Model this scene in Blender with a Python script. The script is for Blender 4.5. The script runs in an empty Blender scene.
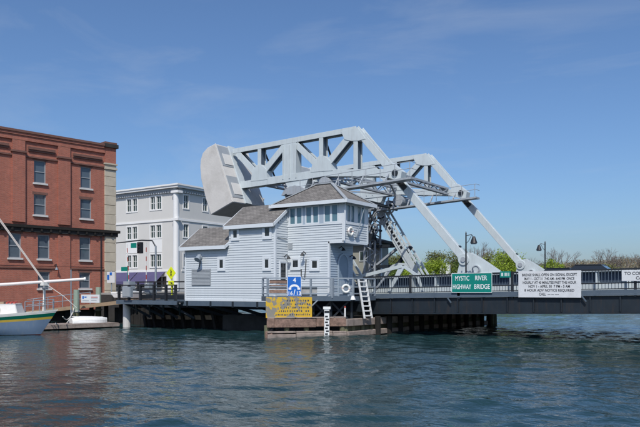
import bpy, math, random
from mathutils import Vector, Matrix, noise
S = bpy.context.scene
C = S.collection
R = math.radians
# ------------------------------------------------------------------ camera
cam = bpy.data.objects.new('camera', bpy.data.cameras.new('camera'))
C.objects.link(cam)
cam.location = (0, 0, 2.6)
cam.rotation_euler = (R(90), 0, R(34))
cam.data.sensor_width = 36
cam.data.lens = 680 / 640 * 36
cam.data.shift_y = 75.5 / 640
cam.data.clip_end = 6000
S.camera = cam
# ------------------------------------------------------------------ light
SUN_EL, SUN_AZ = 50, 150            # azimuth clockwise from +Y (up-river)
W = bpy.data.worlds.new('World'); S.world = W; W.use_nodes = True
nt = W.node_tree; N = nt.nodes; L = nt.links
bg = N['Background']
sky = N.new('ShaderNodeTexSky'); sky.sky_type = 'NISHITA'; sky.sun_disc = False
sky.sun_elevation = R(SUN_EL); sky.sun_rotation = R(SUN_AZ)
sky.air_density = 1.0; sky.dust_density = 1.6; sky.ozone_density = 9
tc = N.new('ShaderNodeTexCoord')
mp = N.new('ShaderNodeMapping'); mp.inputs['Rotation'].default_value = (0, R(8), R(-30)); mp.inputs['Scale'].default_value = (1.4, 3.4, 9)
L.new(tc.outputs['Generated'], mp.inputs[0])
nz = N.new('ShaderNodeTexNoise'); nz.inputs['Scale'].default_value = 1.7; nz.inputs['Detail'].default_value = 9; nz.inputs['Roughness'].default_value = .58; nz.inputs['Distortion'].default_value = .5
L.new(mp.outputs[0], nz.inputs['Vector'])
cr = N.new('ShaderNodeValToRGB'); cr.color_ramp.elements[0].position = .5; cr.color_ramp.elements[1].position = .86
cr.color_ramp.elements[1].color = (.22, .22, .22, 1)
L.new(nz.outputs['Fac'], cr.inputs[0])
mx = N.new('ShaderNodeMixRGB'); mx.inputs[2].default_value = (4.6, 5.0, 5.5, 1)
L.new(cr.outputs[0], mx.inputs[0]); L.new(sky.outputs[0], mx.inputs[1]); L.new(mx.outputs[0], bg.inputs[0])
bg.inputs[1].default_value = .128
sl = bpy.data.lights.new('sun', 'SUN'); sl.energy = 3.6; sl.angle = R(.55); sl.color = (1, .955, .88)
so = bpy.data.objects.new('sun', sl); C.objects.link(so)
sd = Vector((math.sin(R(SUN_AZ)) * math.cos(R(SUN_EL)), math.cos(R(SUN_AZ)) * math.cos(R(SUN_EL)), math.sin(R(SUN_EL))))
so.rotation_euler = sd.to_track_quat('Z', 'Y').to_euler(); so.location = (0, -20, 40)
S.view_settings.view_transform = 'Standard'; S.view_settings.look = 'None'
S.view_settings.exposure = 0; S.view_settings.gamma = 1
try: S.view_settings.use_curve_mapping = False
except Exception: pass
S.render.engine = 'CYCLES'
# ------------------------------------------------------------------ materials
M = {}
def mat(name, col, rough=.7, var=.12, vscale=3., bump=0., bscale=20., metal=0., stain=None, stscale=.8, stamt=.5, spec=.5, streak=False):
    m = bpy.data.materials.new(name); m.use_nodes = True; n = m.node_tree.nodes; l = m.node_tree.links
    p = n['Principled BSDF']; p.inputs['Roughness'].default_value = rough; p.inputs['Metallic'].default_value = metal
    p.inputs['Specular IOR Level'].default_value = spec
    t = n.new('ShaderNodeTexCoord')
    a = n.new('ShaderNodeTexNoise'); a.inputs['Scale'].default_value = vscale; a.inputs['Detail'].default_value = 6; a.inputs['Roughness'].default_value = .65
    l.new(t.outputs['Object'], a.inputs['Vector'])
    rp = n.new('ShaderNodeValToRGB'); rp.color_ramp.elements[0].position = .3; rp.color_ramp.elements[1].position = .7
    rp.color_ramp.elements[0].color = (*[max(0, x * (1 - var)) for x in col], 1)
    rp.color_ramp.elements[1].color = (*[min(1, x * (1 + var)) for x in col], 1)
    l.new(a.outputs['Fac'], rp.inputs[0]); out = rp.outputs[0]
    if stain:
        b = n.new('ShaderNodeTexNoise'); b.inputs['Scale'].default_value = stscale; b.inputs['Detail'].default_value = 8; b.inputs['Roughness'].default_value = .7
        if streak:
            q = n.new('ShaderNodeMapping'); q.inputs['Scale'].default_value = (5, 5, .5); l.new(t.outputs['Object'], q.inputs[0]); l.new(q.outputs[0], b.inputs['Vector'])
        else: l.new(t.outputs['Object'], b.inputs['Vector'])
        r2 = n.new('ShaderNodeValToRGB'); r2.color_ramp.elements[0].position = .5; r2.color_ramp.elements[1].position = .72
        r2.color_ramp.elements[1].color = (stamt, stamt, stamt, 1); l.new(b.outputs['Fac'], r2.inputs[0])
        x = n.new('ShaderNodeMixRGB'); x.inputs[2].default_value = (*stain, 1); l.new(r2.outputs[0], x.inputs[0]); l.new(out, x.inputs[1]); out = x.outputs[0]
    l.new(out, p.inputs['Base Color'])
    if bump:
        b = n.new('ShaderNodeTexNoise'); b.inputs['Scale'].default_value = bscale; b.inputs['Detail'].default_value = 5; l.new(t.outputs['Object'], b.inputs['Vector'])
        u = n.new('ShaderNodeBump'); u.inputs['Distance'].default_value = bump; u.inputs['Strength'].default_value = .8; l.new(b.outputs['Fac'], u.inputs['Height']); l.new(u.outputs[0], p.inputs['Normal'])
    M[name] = m; return m
def brickmat(name, ex, c1, c2, mortar, bw, bh, ms, bump=.006, rough=.85, dirt=(.16, .07, .05), dirtamt=.45):
    m = bpy.data.materials.new(name); m.use_nodes = True; n = m.node_tree.nodes; l = m.node_tree.links; p = n['Principled BSDF']
    t = n.new('ShaderNodeTexCoord'); d = n.new('ShaderNodeVectorMath'); d.operation = 'DOT_PRODUCT'; d.inputs[1].default_value = ex
    l.new(t.outputs['Object'], d.inputs[0]); s = n.new('ShaderNodeSeparateXYZ'); l.new(t.outputs['Object'], s.inputs[0])
    c = n.new('ShaderNodeCombineXYZ'); l.new(d.outputs['Value'], c.inputs[0]); l.new(s.outputs[2], c.inputs[1])
    b = n.new('ShaderNodeTexBrick'); l.new(c.outputs[0], b.inputs['Vector']); b.inputs['Scale'].default_value = 1
    b.inputs['Brick Width'].default_value = bw; b.inputs['Row Height'].default_value = bh; b.inputs['Mortar Size'].default_value = ms
    b.inputs['Color1'].default_value = (*c1, 1); b.inputs['Color2'].default_value = (*c2, 1); b.inputs['Mortar'].default_value = (*mortar, 1)
    a = n.new('ShaderNodeTexNoise'); a.inputs['Scale'].default_value = .7; a.inputs['Detail'].default_value = 9; a.inputs['Roughness'].default_value = .72; l.new(t.outputs['Object'], a.inputs['Vector'])
    r = n.new('ShaderNodeValToRGB'); r.color_ramp.elements[0].position = .46; r.color_ramp.elements[1].position = .75; r.color_ramp.elements[1].color = (dirtamt,) * 3 + (1,)
    l.new(a.outputs['Fac'], r.inputs[0]); x = n.new('ShaderNodeMixRGB'); l.new(r.outputs[0], x.inputs[0]); l.new(b.outputs['Color'], x.inputs[1]); x.inputs[2].default_value = (*dirt, 1)
    a2 = n.new('ShaderNodeTexNoise'); a2.inputs['Scale'].default_value = 1.3; a2.inputs['Detail'].default_value = 10; a2.inputs['Roughness'].default_value = .75; l.new(t.outputs['Object'], a2.inputs['Vector'])
    r2 = n.new('ShaderNodeValToRGB'); r2.color_ramp.elements[0].position = .55; r2.color_ramp.elements[1].position = .8; r2.color_ramp.elements[1].color = (.55,) * 3 + (1,); l.new(a2.outputs['Fac'], r2.inputs[0])
    x2 = n.new('ShaderNodeMixRGB'); l.new(r2.outputs[0], x2.inputs[0]); l.new(x.outputs[0], x2.inputs[1]); x2.inputs[2].default_value = (*[min(1, v * 1.5 + .06) for v in c1], 1)
    l.new(x2.outputs[0], p.inputs['Base Color']); p.inputs['Roughness'].default_value = rough
    u = n.new('ShaderNodeBump'); u.inputs['Distance'].default_value = bump; u.invert = True; l.new(b.outputs['Fac'], u.inputs['Height']); l.new(u.outputs[0], p.inputs['Normal'])
    M[name] = m; return m
BEX = Vector((.169, .986, 0)).normalized()
brickmat('brick', BEX, (.44, .125, .075), (.33, .09, .055), (.37, .25, .2), .22, .072, .007)
brickmat('dark_brick', BEX, (.20, .085, .06), (.15, .06, .045), (.19, .13, .11), .22, .072, .007)
brickmat('shingle', Vector((1, 0, 0)), (.21, .195, .18), (.14, .13, .12), (.08, .075, .07), .28, .11, .012, bump=.01, rough=.95, dirt=(.27, .25, .23), dirtamt=.5)
mat('steel', (.52, .575, .59), .5, .06, 1.2, stain=(.30, .30, .30), stscale=1.1, stamt=.35, streak=True)
mat('steel_dull', (.34, .37, .40), .55, .1, 1.2, stain=(.2, .16, .13), stscale=1.5, stamt=.4, streak=True)
mat('navy', (.010, .017, .025), .55, .25, 1.5, stain=(.045, .03, .02), stscale=1.4, stamt=.55, streak=True)
mat('navy_light', (.085, .115, .15), .5, .15, 2, stain=(.08, .09, .1), stscale=2, stamt=.5)
mat('rail_grey', (.26, .30, .34), .5, .12, 2)
mat('black_paint', (.018, .02, .024), .45, .2, 3)
mat('concrete', (.58, .56, .53), .9, .07, .9, .01, 9, stain=(.36, .34, .31), stscale=.7, stamt=.55)
mat('concrete_pale', (.58, .57, .545), .9, .05, 1.5, .006, 14)
mat('concrete_grey', (.40, .40, .385), .9, .06, 2, .004, 14)
mat('stone', (.50, .44, .34), .85, .12, 1.5, .008, 12)
mat('stone_dark', (.035, .033, .031), .95, .35, 1.2, .03, 5)
mat('siding', (.56, .60, .625), .55, .035, 1.3, stain=(.45, .48, .49), stscale=.9, stamt=.4, streak=True)
mat('trim', (.66, .695, .72), .5, .02, 2)
mat('siding_shaded', (.36, .43, .50), .55, .05, 1.5)  # siding tone with the blue shade of the overhang put into it
mat('blue_door', (.20, .27, .34), .45, .06, 2)
mat('shade_navy', (.028, .045, .075), .5, .15, 2)  # web tone standing in for the shadow below the girder flange
mat('louvre', (.30, .325, .345), .6, .06, 3)
mat('grey_wall', (.61, .595, .56), .8, .03, .6)
mat('white_trim', (.78, .775, .755), .6, .03, 1)
mat('purple_awning', (.075, .065, .145), .85, .12, 1)
mat('shop_glass', (.05, .045, .04), .12, .4, 1)
mat('beige_wall', (.34, .34, .29), .8, .05, 1)
mat('dark_roof', (.06, .055, .05), .9, .2, 2)
mat('wood_grey', (.27, .22, .19), .9, .25, 3, .012, 14, stain=(.10, .085, .07), stscale=2.2, stamt=.7)
mat('wood_brown', (.24, .155, .12), .95, .4, 4, .03, 9, stain=(.06, .045, .035), stscale=3, stamt=.85)
mat('wood_dark', (.016, .014, .012), .95, .35, 2, .02, 8)
mat('wood_tan', (.32, .23, .15), .9, .2, 2, .01, 12, stain=(.1, .08, .06), stscale=2, stamt=.5)
mat('weed_wood', (.13, .13, .075), .9, .35, 2, .02, 9)
mat('pile_green', (.27, .34, .27), .85, .15, 2, .01, 10, stain=(.16, .15, .12), stscale=2, stamt=.6)
mat('ply', (.36, .36, .35), .85, .15, 2, stain=(.24, .22, .2), stscale=2.5, stamt=.6)
mat('asphalt', (.05, .05, .052), .9, .2, 2)
mat('pavement', (.32, .31, .29), .9, .1, 1.5)
mat('earth', (.10, .11, .06), .95, .3, .4)
mat('grass', (.07, .11, .03), .95, .3, .3)
mat('road_green', (.0, .21, .165), .45, .05, 2)
mat('sign_white', (.66, .67, .68), .5, .05, 2, stain=(.5, .5, .5), stscale=1.5, stamt=.5)
mat('ink', (.06, .065, .075), .6, .2, 30)
mat('ink_white', (.82, .83, .83), .5, .02, 5)
mat('sign_blue', (.012, .13, .50), .4, .05, 2)
mat('hi_yellow', (.72, .80, .02), .5, .03, 2)
mat('red_paint', (.42, .07, .05), .5, .1, 3)
mat('white_paint', (.80, .80, .78), .35, .03, 2, stain=(.62, .6, .55), stscale=1.5, stamt=.4)
mat('ring', (.78, .78, .74), .5, .04, 3)
mat('boat_white', (.76, .745, .69), .35, .04, 2, stain=(.5, .42, .32), stscale=2, stamt=.35)
mat('hull_blue', (.185, .26, .37), .35, .1, .8, stain=(.30, .33, .36), stscale=1.2, stamt=.5, streak=True)
mat('hull_green', (.0, .11, .07), .35, .1, 2)
mat('hull_gold', (.55, .38, .06), .4, .1, 2)
mat('hull_red', (.10, .02, .02), .6, .2, 2)
mat('varnish', (.22, .11, .07), .4, .2, 3)
mat('spar', (.56, .50, .45), .5, .08, 3)
mat('pale_spar', (.74, .68, .65), .4, .04, 2)
mat('rope', (.66, .64, .58), .9, .1, 20)
mat('tyre', (.02, .02, .02), .9, .1, 5)
mat('car_dark', (.012, .016, .024), .2, .05, 2)
mat('car_silver', (.45, .46, .47), .25, .03, 2, metal=.4)
mat('bark', (.12, .10, .085), .95, .3, 4, .03, 8)
mat('twig', (.165, .14, .125), .95, .25, 4)
mat('twig_warm', (.23, .18, .13), .95, .3, .4)
mat('leaf_bright', (.21, .29, .015), .7, .35, .7)
mat('leaf_mid', (.10, .155, .025), .7, .4, .7)
mat('leaf_olive', (.13, .14, .035), .75, .4, .7)
mat('leaf_dark', (.02, .045, .015), .8, .4, .7)
mat('wood_far', (.19, .155, .095), .9, .35, .09)
mat('wood_far_green', (.13, .145, .04), .9, .4, .12)
def glassmat(name, col, rough=.06):
    m = bpy.data.materials.new(name); m.use_nodes = True; n = m.node_tree.nodes; l = m.node_tree.links
    p = n['Principled BSDF']; p.inputs['Base Color'].default_value = (*col, 1); p.inputs['Roughness'].default_value = rough; p.inputs['IOR'].default_value = 1.6
    t = n.new('ShaderNodeTexCoord'); a = n.new('ShaderNodeTexNoise'); a.inputs['Scale'].default_value = 1.5; l.new(t.outputs['Object'], a.inputs['Vector'])
    u = n.new('ShaderNodeBump'); u.inputs['Distance'].default_value = .03; u.inputs['Strength'].default_value = .35; l.new(a.outputs['Fac'], u.inputs['Height']); l.new(u.outputs[0], p.inputs['Normal'])
    M[name] = m
glassmat('glass', (.018, .022, .026)); glassmat('glass_blue', (.10, .19, .235), .05); glassmat('glass_green', (.025, .045, .04)); glassmat('glass_brick', (.085, .11, .135), .05)  # blue and brick panes: reflected sky put into the base colour
def yellowmat():
    m = bpy.data.materials.new('yellow_worn'); m.use_nodes = True; n = m.node_tree.nodes; l = m.node_tree.links; p = n['Principled BSDF']
    t = n.new('ShaderNodeTexCoord'); a = n.new('ShaderNodeTexNoise'); a.inputs['Scale'].default_value = 2.7; a.inputs['Detail'].default_value = 9; a.inputs['Roughness'].default_value = .6
    mp = n.new('ShaderNodeMapping'); mp.inputs['Location'].default_value = (3.1, 1.2, .55); l.new(t.outputs['Object'], mp.inputs[0]); l.new(mp.outputs[0], a.inputs['Vector'])
    s = n.new('ShaderNodeSeparateXYZ'); l.new(t.outputs['Object'], s.inputs[0])
    g = n.new('ShaderNodeMath'); g.operation = 'MULTIPLY_ADD'; g.inputs[1].default_value = -.04; g.inputs[2].default_value = -.0; l.new(s.outputs[0], g.inputs[0])
    ad = n.new('ShaderNodeMath'); ad.operation = 'ADD'; l.new(a.outputs['Fac'], ad.inputs[0]); l.new(g.outputs[0], ad.inputs[1])
    r = n.new('ShaderNodeValToRGB'); r.color_ramp.elements[0].position = .515; r.color_ramp.elements[1].position = .54
    r.color_ramp.elements[0].color = (.60, .38, .03, 1); r.color_ramp.elements[1].color = (.24, .225, .19, 1)
    l.new(ad.outputs[0], r.inputs[0]); l.new(r.outputs[0], p.inputs['Base Color']); p.inputs['Roughness'].default_value = .8; M['yellow_worn'] = m
yellowmat()
def watermat():
    m = bpy.data.materials.new('water'); m.use_nodes = True; n = m.node_tree.nodes; l = m.node_tree.links; p = n['Principled BSDF']
    p.inputs['Base Color'].default_value = (.014, .040, .043, 1); p.inputs['Roughness'].default_value = .04; p.inputs['IOR'].default_value = 1.333
    t = n.new('ShaderNodeTexCoord'); mp = n.new('ShaderNodeMapping'); mp.inputs['Rotation'].default_value = (0, 0, R(-34)); mp.inputs['Scale'].default_value = (2.6, 5.2, 1)
    l.new(t.outputs['Object'], mp.inputs[0]); a = n.new('ShaderNodeTexNoise'); a.inputs['Scale'].default_value = 1; a.inputs['Detail'].default_value = 3; a.inputs['Distortion'].default_value = .4
    l.new(mp.outputs[0], a.inputs['Vector']); u = n.new('ShaderNodeBump'); u.inputs['Distance'].default_value = .032; u.inputs['Strength'].default_value = 1
    l.new(a.outputs['Fac'], u.inputs['Height']); l.new(u.outputs[0], p.inputs['Normal']); M['water'] = m
watermat()
# ------------------------------------------------------------------ mesh helpers
ORG = {}
class MB:
    def __init__(s): s.v = []; s.f = []
    def poly(s, pts):
        i = len(s.v); s.v += [tuple(p) for p in pts]; s.f.append(tuple(range(i, i + len(pts)))); return s
    def hexa(s, P):          # 8 points: bottom ring 0-3 ccw, top ring 4-7
        i = len(s.v); s.v += [tuple(p) for p in P]
        s.f += [tuple(i + k for k in q) for q in ((3, 2, 1, 0), (4, 5, 6, 7), (0, 1, 5, 4), (1, 2, 6, 5), (2, 3, 7, 6), (3, 0, 4, 7))]; return s
    def box(s, x0, y0, z0, x1, y1, z1):
        return s.hexa([(x0, y0, z0), (x1, y0, z0), (x1, y1, z0), (x0, y1, z0), (x0, y0, z1), (x1, y0, z1), (x1, y1, z1), (x0, y1, z1)])
    def prism(s, pts, off):
        n = len(pts); i = len(s.v); off = Vector(off); s.v += [tuple(p) for p in pts] + [tuple(Vector(p) + off) for p in pts]
        s.f += [tuple(range(i + n - 1, i - 1, -1)), tuple(range(i + n, i + 2 * n))]
        for k in range(n): s.f.append((i + k, i + (k + 1) % n, i + n + (k + 1) % n, i + n + k))
        return s
    def uz(s, pts, y0, y1): return s.prism([(a, y0, b) for a, b in pts], (0, y1 - y0, 0))
    def bar(s, a, b, w, d, side=(0, 1, 0)):     # w across, d along 'side'
        a, b, sd = Vector(a), Vector(b), Vector(side); t = (b - a).normalized(); w2 = t.cross(sd)
        if w2.length < 1e-4: w2 = t.cross(Vector((1, 0, 0)))
        w2 = w2.normalized() * w / 2; d2 = t.cross(w2).normalized() * d / 2
        q = [-w2 - d2, w2 - d2, w2 + d2, -w2 + d2]; return s.hexa([a + k for k in q] + [b + k for k in q])
    def tube(s, pts, r, n=6, r1=None, cap=True):
        pts = [Vector(p) for p in pts]; base = len(s.v); m = len(pts)
        for k, p in enumerate(pts):
            t = (pts[min(k + 1, m - 1)] - pts[max(k - 1, 0)]).normalized(); x = t.orthogonal().normalized() if abs(t.z) > .95 else t.cross(Vector((0, 0, 1))).normalized(); y = t.cross(x)
            rr = r if r1 is None else r + (r1 - r) * k / (m - 1)
            for j in range(n):
                an = 2 * math.pi * j / n; s.v.append(tuple(p + x * math.cos(an) * rr + y * math.sin(an) * rr))
        for k in range(m - 1):
            for j in range(n): s.f.append((base + k * n + j, base + k * n + (j + 1) % n, base + (k + 1) * n + (j + 1) % n, base + (k + 1) * n + j))
        if cap: s.f += [tuple(base + j for j in range(n - 1, -1, -1)), tuple(base + (m - 1) * n + j for j in range(n))]
        return s
    def torus(s, c, ax, r, r2, n=16, m=8):
        c = Vector(c); ax = Vector(ax).normalized(); x = ax.orthogonal().normalized(); y = ax.cross(x); b = len(s.v)
        for i in range(n):
            a = 2 * math.pi * i / n; d = x * math.cos(a) + y * math.sin(a)
            for j in range(m):
                q = 2 * math.pi * j / m; s.v.append(tuple(c + d * (r + r2 * math.cos(q)) + ax * r2 * math.sin(q)))
        for i in range(n):
            for j in range(m): s.f.append((b + i * m + j, b + ((i + 1) % n) * m + j, b + ((i + 1) % n) * m + (j + 1) % m, b + i * m + (j + 1) % m))
        return s
    def mesh(s, name, m, o=(0, 0, 0), smooth=False):
        o = Vector(o); me = bpy.data.meshes.new(name); me.from_pydata([tuple(Vector(v) - o) for v in s.v], [], s.f)
        if m: me.materials.append(M[m])
        import bmesh
        b = bmesh.new(); b.from_mesh(me); bmesh.ops.recalc_face_normals(b, faces=b.faces[:]); b.to_mesh(me); b.free()
        if smooth:
            for p in me.polygons: p.use_smooth = True
        me.update(); return me
    def build(s, name, m, parent=None, o=None, smooth=False, stuff=False, bevel=0):
        oo = ORG[parent.name] if parent else Vector(o or (0, 0, 0))
        ob = bpy.data.objects.new(name, s.mesh(name, m, oo, smooth)); C.objects.link(ob)
        if parent: ob.parent = parent
        else: ob.location = oo
        ORG[ob.name] = Vector(oo)
        if stuff: ob['kind'] = 'stuff'
        if bevel:
            bv = ob.modifiers.new('bevel', 'BEVEL'); bv.width = bevel; bv.segments = 1; bv.limit_method = 'ANGLE'
        return ob
def thing(name, loc, label, cat, group=None):
    o = bpy.data.objects.new(name, None); C.objects.link(o); o.location = loc; o.empty_display_size = .3; ORG[o.name] = Vector(loc)
    return tag(o, label, cat, group)
def tag(o, label, cat, group=None):
    o['label'] = label; o['category'] = cat
    if group: o['group'] = group
    return o
def struct(o): o['kind'] = 'structure'; return o
def rep(src, parent, offs, rz=0):      # repeat a part, sharing mesh data
    c = src.copy(); C.objects.link(c); c.parent = parent; c.location = src.location + Vector(offs); c.rotation_euler.z += rz; return c
def text(body, size, m, parent, P, ex, n, align='CENTER', bold=.0, name='lettering', sx=1., spacing=1.):
    cu = bpy.data.curves.new(name, 'FONT'); cu.body = body; cu.size = size; cu.align_x = align; cu.align_y = 'CENTER'; cu.extrude = .002; cu.offset = bold; cu.space_character = spacing
    t = bpy.data.objects.new(name, cu); C.objects.link(t)
    me = bpy.data.meshes.new_from_object(t.evaluated_get(bpy.context.evaluated_depsgraph_get()))
    bpy.data.objects.remove(t); me.materials.clear(); me.materials.append(M[m])
    o = bpy.data.objects.new(name, me); C.objects.link(o); o.parent = parent
    ex = Vector(ex).normalized(); n = Vector(n).normalized(); up = n.cross(ex)
    mx_ = Matrix((ex * sx, up, n)).transposed().to_4x4(); mx_.translation = Vector(P) - ORG[parent.name]; o.matrix_local = mx_
    ORG[o.name] = ORG[parent.name]; return o
class Fr:      # wall frame: x along ex, d outwards, z up
    def __init__(s, O, ex, n): s.O = Vector(O); s.ex = Vector(ex).normalized(); s.n = Vector(n).normalized()
    def P(s, x, d, z): return s.O + s.ex * x + s.n * d + Vector((0, 0, z))
    def box(s, mb, x0, x1, d0, d1, z0, z1):
        P = s.P; return mb.hexa([P(x0, d1, z0), P(x1, d1, z0), P(x1, d0, z0), P(x0, d0, z0), P(x0, d1, z1), P(x1, d1, z1), P(x1, d0, z1), P(x0, d0, z1)])
def holed_wall(fr, x0, x1, z0, z1, holes, th, name, m, parent):
    xs = sorted({x0, x1, *[h[0] for h in holes], *[h[1] for h in holes]}); zs = sorted({z0, z1, *[h[2] for h in holes], *[h[3] for h in holes]}); mb = MB()
    for i in range(len(xs) - 1):
        run = None
        for j in range(len(zs) - 1):
            cx, cz = (xs[i] + xs[i + 1]) / 2, (zs[j] + zs[j + 1]) / 2
            if any(h[0] < cx < h[1] and h[2] < cz < h[3] for h in holes): continue
            mb.poly([fr.P(xs[i], 0, zs[j]), fr.P(xs[i + 1], 0, zs[j]), fr.P(xs[i + 1], 0, zs[j + 1]), fr.P(xs[i], 0, zs[j + 1])])
    for a, b, c, d in holes:
        for q in (((a, c), (b, c)), ((b, c), (b, d)), ((b, d), (a, d)), ((a, d), (a, c))):
            mb.poly([fr.P(q[0][0], 0, q[0][1]), fr.P(q[1][0], 0, q[1][1]), fr.P(q[1][0], -th, q[1][1]), fr.P(q[0][0], -th, q[0][1])])
    me = bpy.data.meshes.new(name); me.from_pydata([tuple(Vector(v) - ORG[parent.name]) for v in mb.v], [], mb.f); me.materials.append(M[m])
    o = bpy.data.objects.new(name, me); C.objects.link(o); o.parent = parent; ORG[o.name] = ORG[parent.name]; return o
def window(fr, parent, x0, x1, z0, z1, fw, d0, d1, fm, gm, nx=1, nz=1, mw=.03, gd=None, sill=None, sm=None, casing=0, cm=None, cd=.05):
    mb = MB(); fr.box(mb, x0, x0 + fw, d0, d1, z0, z1); fr.box(mb, x1 - fw, x1, d0, d1, z0, z1); fr.box(mb, x0 + fw, x1 - fw, d0, d1, z1 - fw, z1); fr.box(mb, x0 + fw, x1 - fw, d0, d1, z0, z0 + fw)
    w = mb.build('window', fm, parent)
    gx0, gx1, gz0, gz1 = x0 + fw, x1 - fw, z0 + fw, z1 - fw; g = (d0 + d1) / 2 - .01 if gd is None else gd
    for i in range(nx):
        for j in range(nz):
            a, b = gx0 + (gx1 - gx0) * i / nx, gx0 + (gx1 - gx0) * (i + 1) / nx; c, d = gz0 + (gz1 - gz0) * j / nz, gz0 + (gz1 - gz0) * (j + 1) / nz
            fr.box(MB(), 0, 0, 0, 0, 0, 0); k = MB(); ww = mw / 2 - .003
            t = (random.random() - .5) * .012
            k.poly([fr.P(a + ww * (i > 0), g + t, c + ww * (j > 0)), fr.P(b - ww * (i < nx - 1), g - t, c + ww * (j > 0)), fr.P(b - ww * (i < nx - 1), g - t, d - ww * (j < nz - 1)), fr.P(a + ww * (i > 0), g + t, d - ww * (j < nz - 1))]).build('pane', gm, w)
    for i in range(1, nx):
        a = gx0 + (gx1 - gx0) * i / nx; fr.box(MB(), a - mw / 2, a + mw / 2, d0 + .003, d1 - .004, gz0, gz1).build('glazing_bar', fm, w)
    for j in range(1, nz):
        c = gz0 + (gz1 - gz0) * j / nz; fr.box(MB(), gx0, gx1, d0 + .005, d1 - .008, c - mw / 2, c + mw / 2).build('meeting_rail', fm, w)
    if sill: fr.box(MB(), x0 - .1, x1 + .1, -.02, sill, z0 - .14, z0 - .002).build('sill', sm or fm, w)
    if casing:
        k = MB(); q = casing
        fr.box(k, x0 - q, x0 + .005, .003, cd, z0 - q, z1 + q); fr.box(k, x1 - .005, x1 + q, .003, cd, z0 - q, z1 + q); fr.box(k, x0 + .005, x1 - .005, .003, cd, z1 - .005, z1 + q); fr.box(k, x0 + .005, x1 - .005, .003, cd, z0 - q, z0 + .005); k.build('casing', cm or fm, w)
    return w
random.seed(7)
# ------------------------------------------------------------------ setting: water, land, road
def water():
    import numpy as np
    rs = np.random.RandomState(3)
    def axis(a, b, st, lo, hi):
        out = list(np.arange(a, b, st)); d = st; x = out[-1]; up = []
        while x < hi: d *= 1.16; x += d; up.append(x)
        d = st; x = a; dn = []
        while x > lo: d *= 1.16; x -= d; dn.append(x)
        return np.array(dn[::-1] + out + up)
    xs = axis(-46, 2, .135, -1600, 1600); ys = axis(8, 60, .135, -300, 3600); X, Y = np.meshgrid(xs, ys); Z = np.zeros_like(X)
    dist = np.hypot(X, Y); pat = .75 + .45 * np.sin(X * .11 + 1.3 * np.sin(Y * .07)) * np.sin(Y * .13 + X * .05 + .8)
    for i in range(90):
        lam = .5 * (9.0 / .5) ** (rs.rand() ** 1.5); th = R(124) + rs.randn() * .75; k = 2 * math.pi / lam; ph = rs.rand() * 6.283
        sl_ = .026 * (1.15 if .7 < lam < 2.2 else (.5 if lam >= 2.2 else .9)); A = sl_ / k; Wv = X * math.cos(th) + Y * math.sin(th)
        Z += A * np.sin(k * Wv + ph + .5 * np.sin(.23 * X * math.sin(th) + ph * 3)) * pat * np.exp(-(dist / (60 * min(3, lam + .4))) ** 2)
    ny, nx = X.shape; me = bpy.data.meshes.new('water'); me.vertices.add(nx * ny); me.vertices.foreach_set('co', np.stack([X, Y, Z], -1).astype(np.float32).ravel())
    i = np.arange((ny - 1) * nx).reshape(ny - 1, nx)[:, :-1].ravel(); q = np.stack([i, i + 1, i + nx + 1, i + nx], -1).astype(np.int32); nf_ = len(q)
    me.loops.add(nf_ * 4); me.loops.foreach_set('vertex_index', q.ravel()); me.polygons.add(nf_); me.polygons.foreach_set('loop_start', np.arange(0, nf_ * 4, 4, dtype=np.int32))
    me.update(calc_edges=True); me.polygons.foreach_set('use_smooth', np.ones(nf_, dtype=bool)); me.materials.append(M['water']); o = bpy.data.objects.new('water', me); C.objects.link(o); return struct(o)
water()
def slab(name, pts, z0, z1, m): return struct(MB().prism([(x, y, z0) for x, y in pts], (0, 0, z1 - z0)).build(name, m, None))
slab('ground', [(-41.5, 36.6), (-41.5, 48), (-60, 52), (-78, 90), (-140, 240), (-900, 260), (-900, -250), (-75, -250), (-51.5, 20), (-47.6, 36.6)], -2, 2.13, 'stone_dark')
slab('road', [(-41.4, 37.6), (-41.4, 47.2), (-300, 47.2), (-300, 37.6)], 2.131, 2.17, 'asphalt')
slab('pavement', [(-41.4, 36.7), (-41.4, 37.59), (-300, 37.59), (-300, 36.7)], 2.132, 2.29, 'pavement')
slab('pavement', [(-41.4, 47.21), (-41.4, 47.95), (-58, 52), (-59, 58.9), (-300, 58.9), (-300, 47.21)], 2.132, 2.29, 'pavement')
slab('far_bank', [(-140, 118), (-20, 122), (60, 150), (600, 300), (600, 2500), (-900, 2500), (-900, 265), (-135, 235)], -2, 1.6, 'earth')
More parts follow.
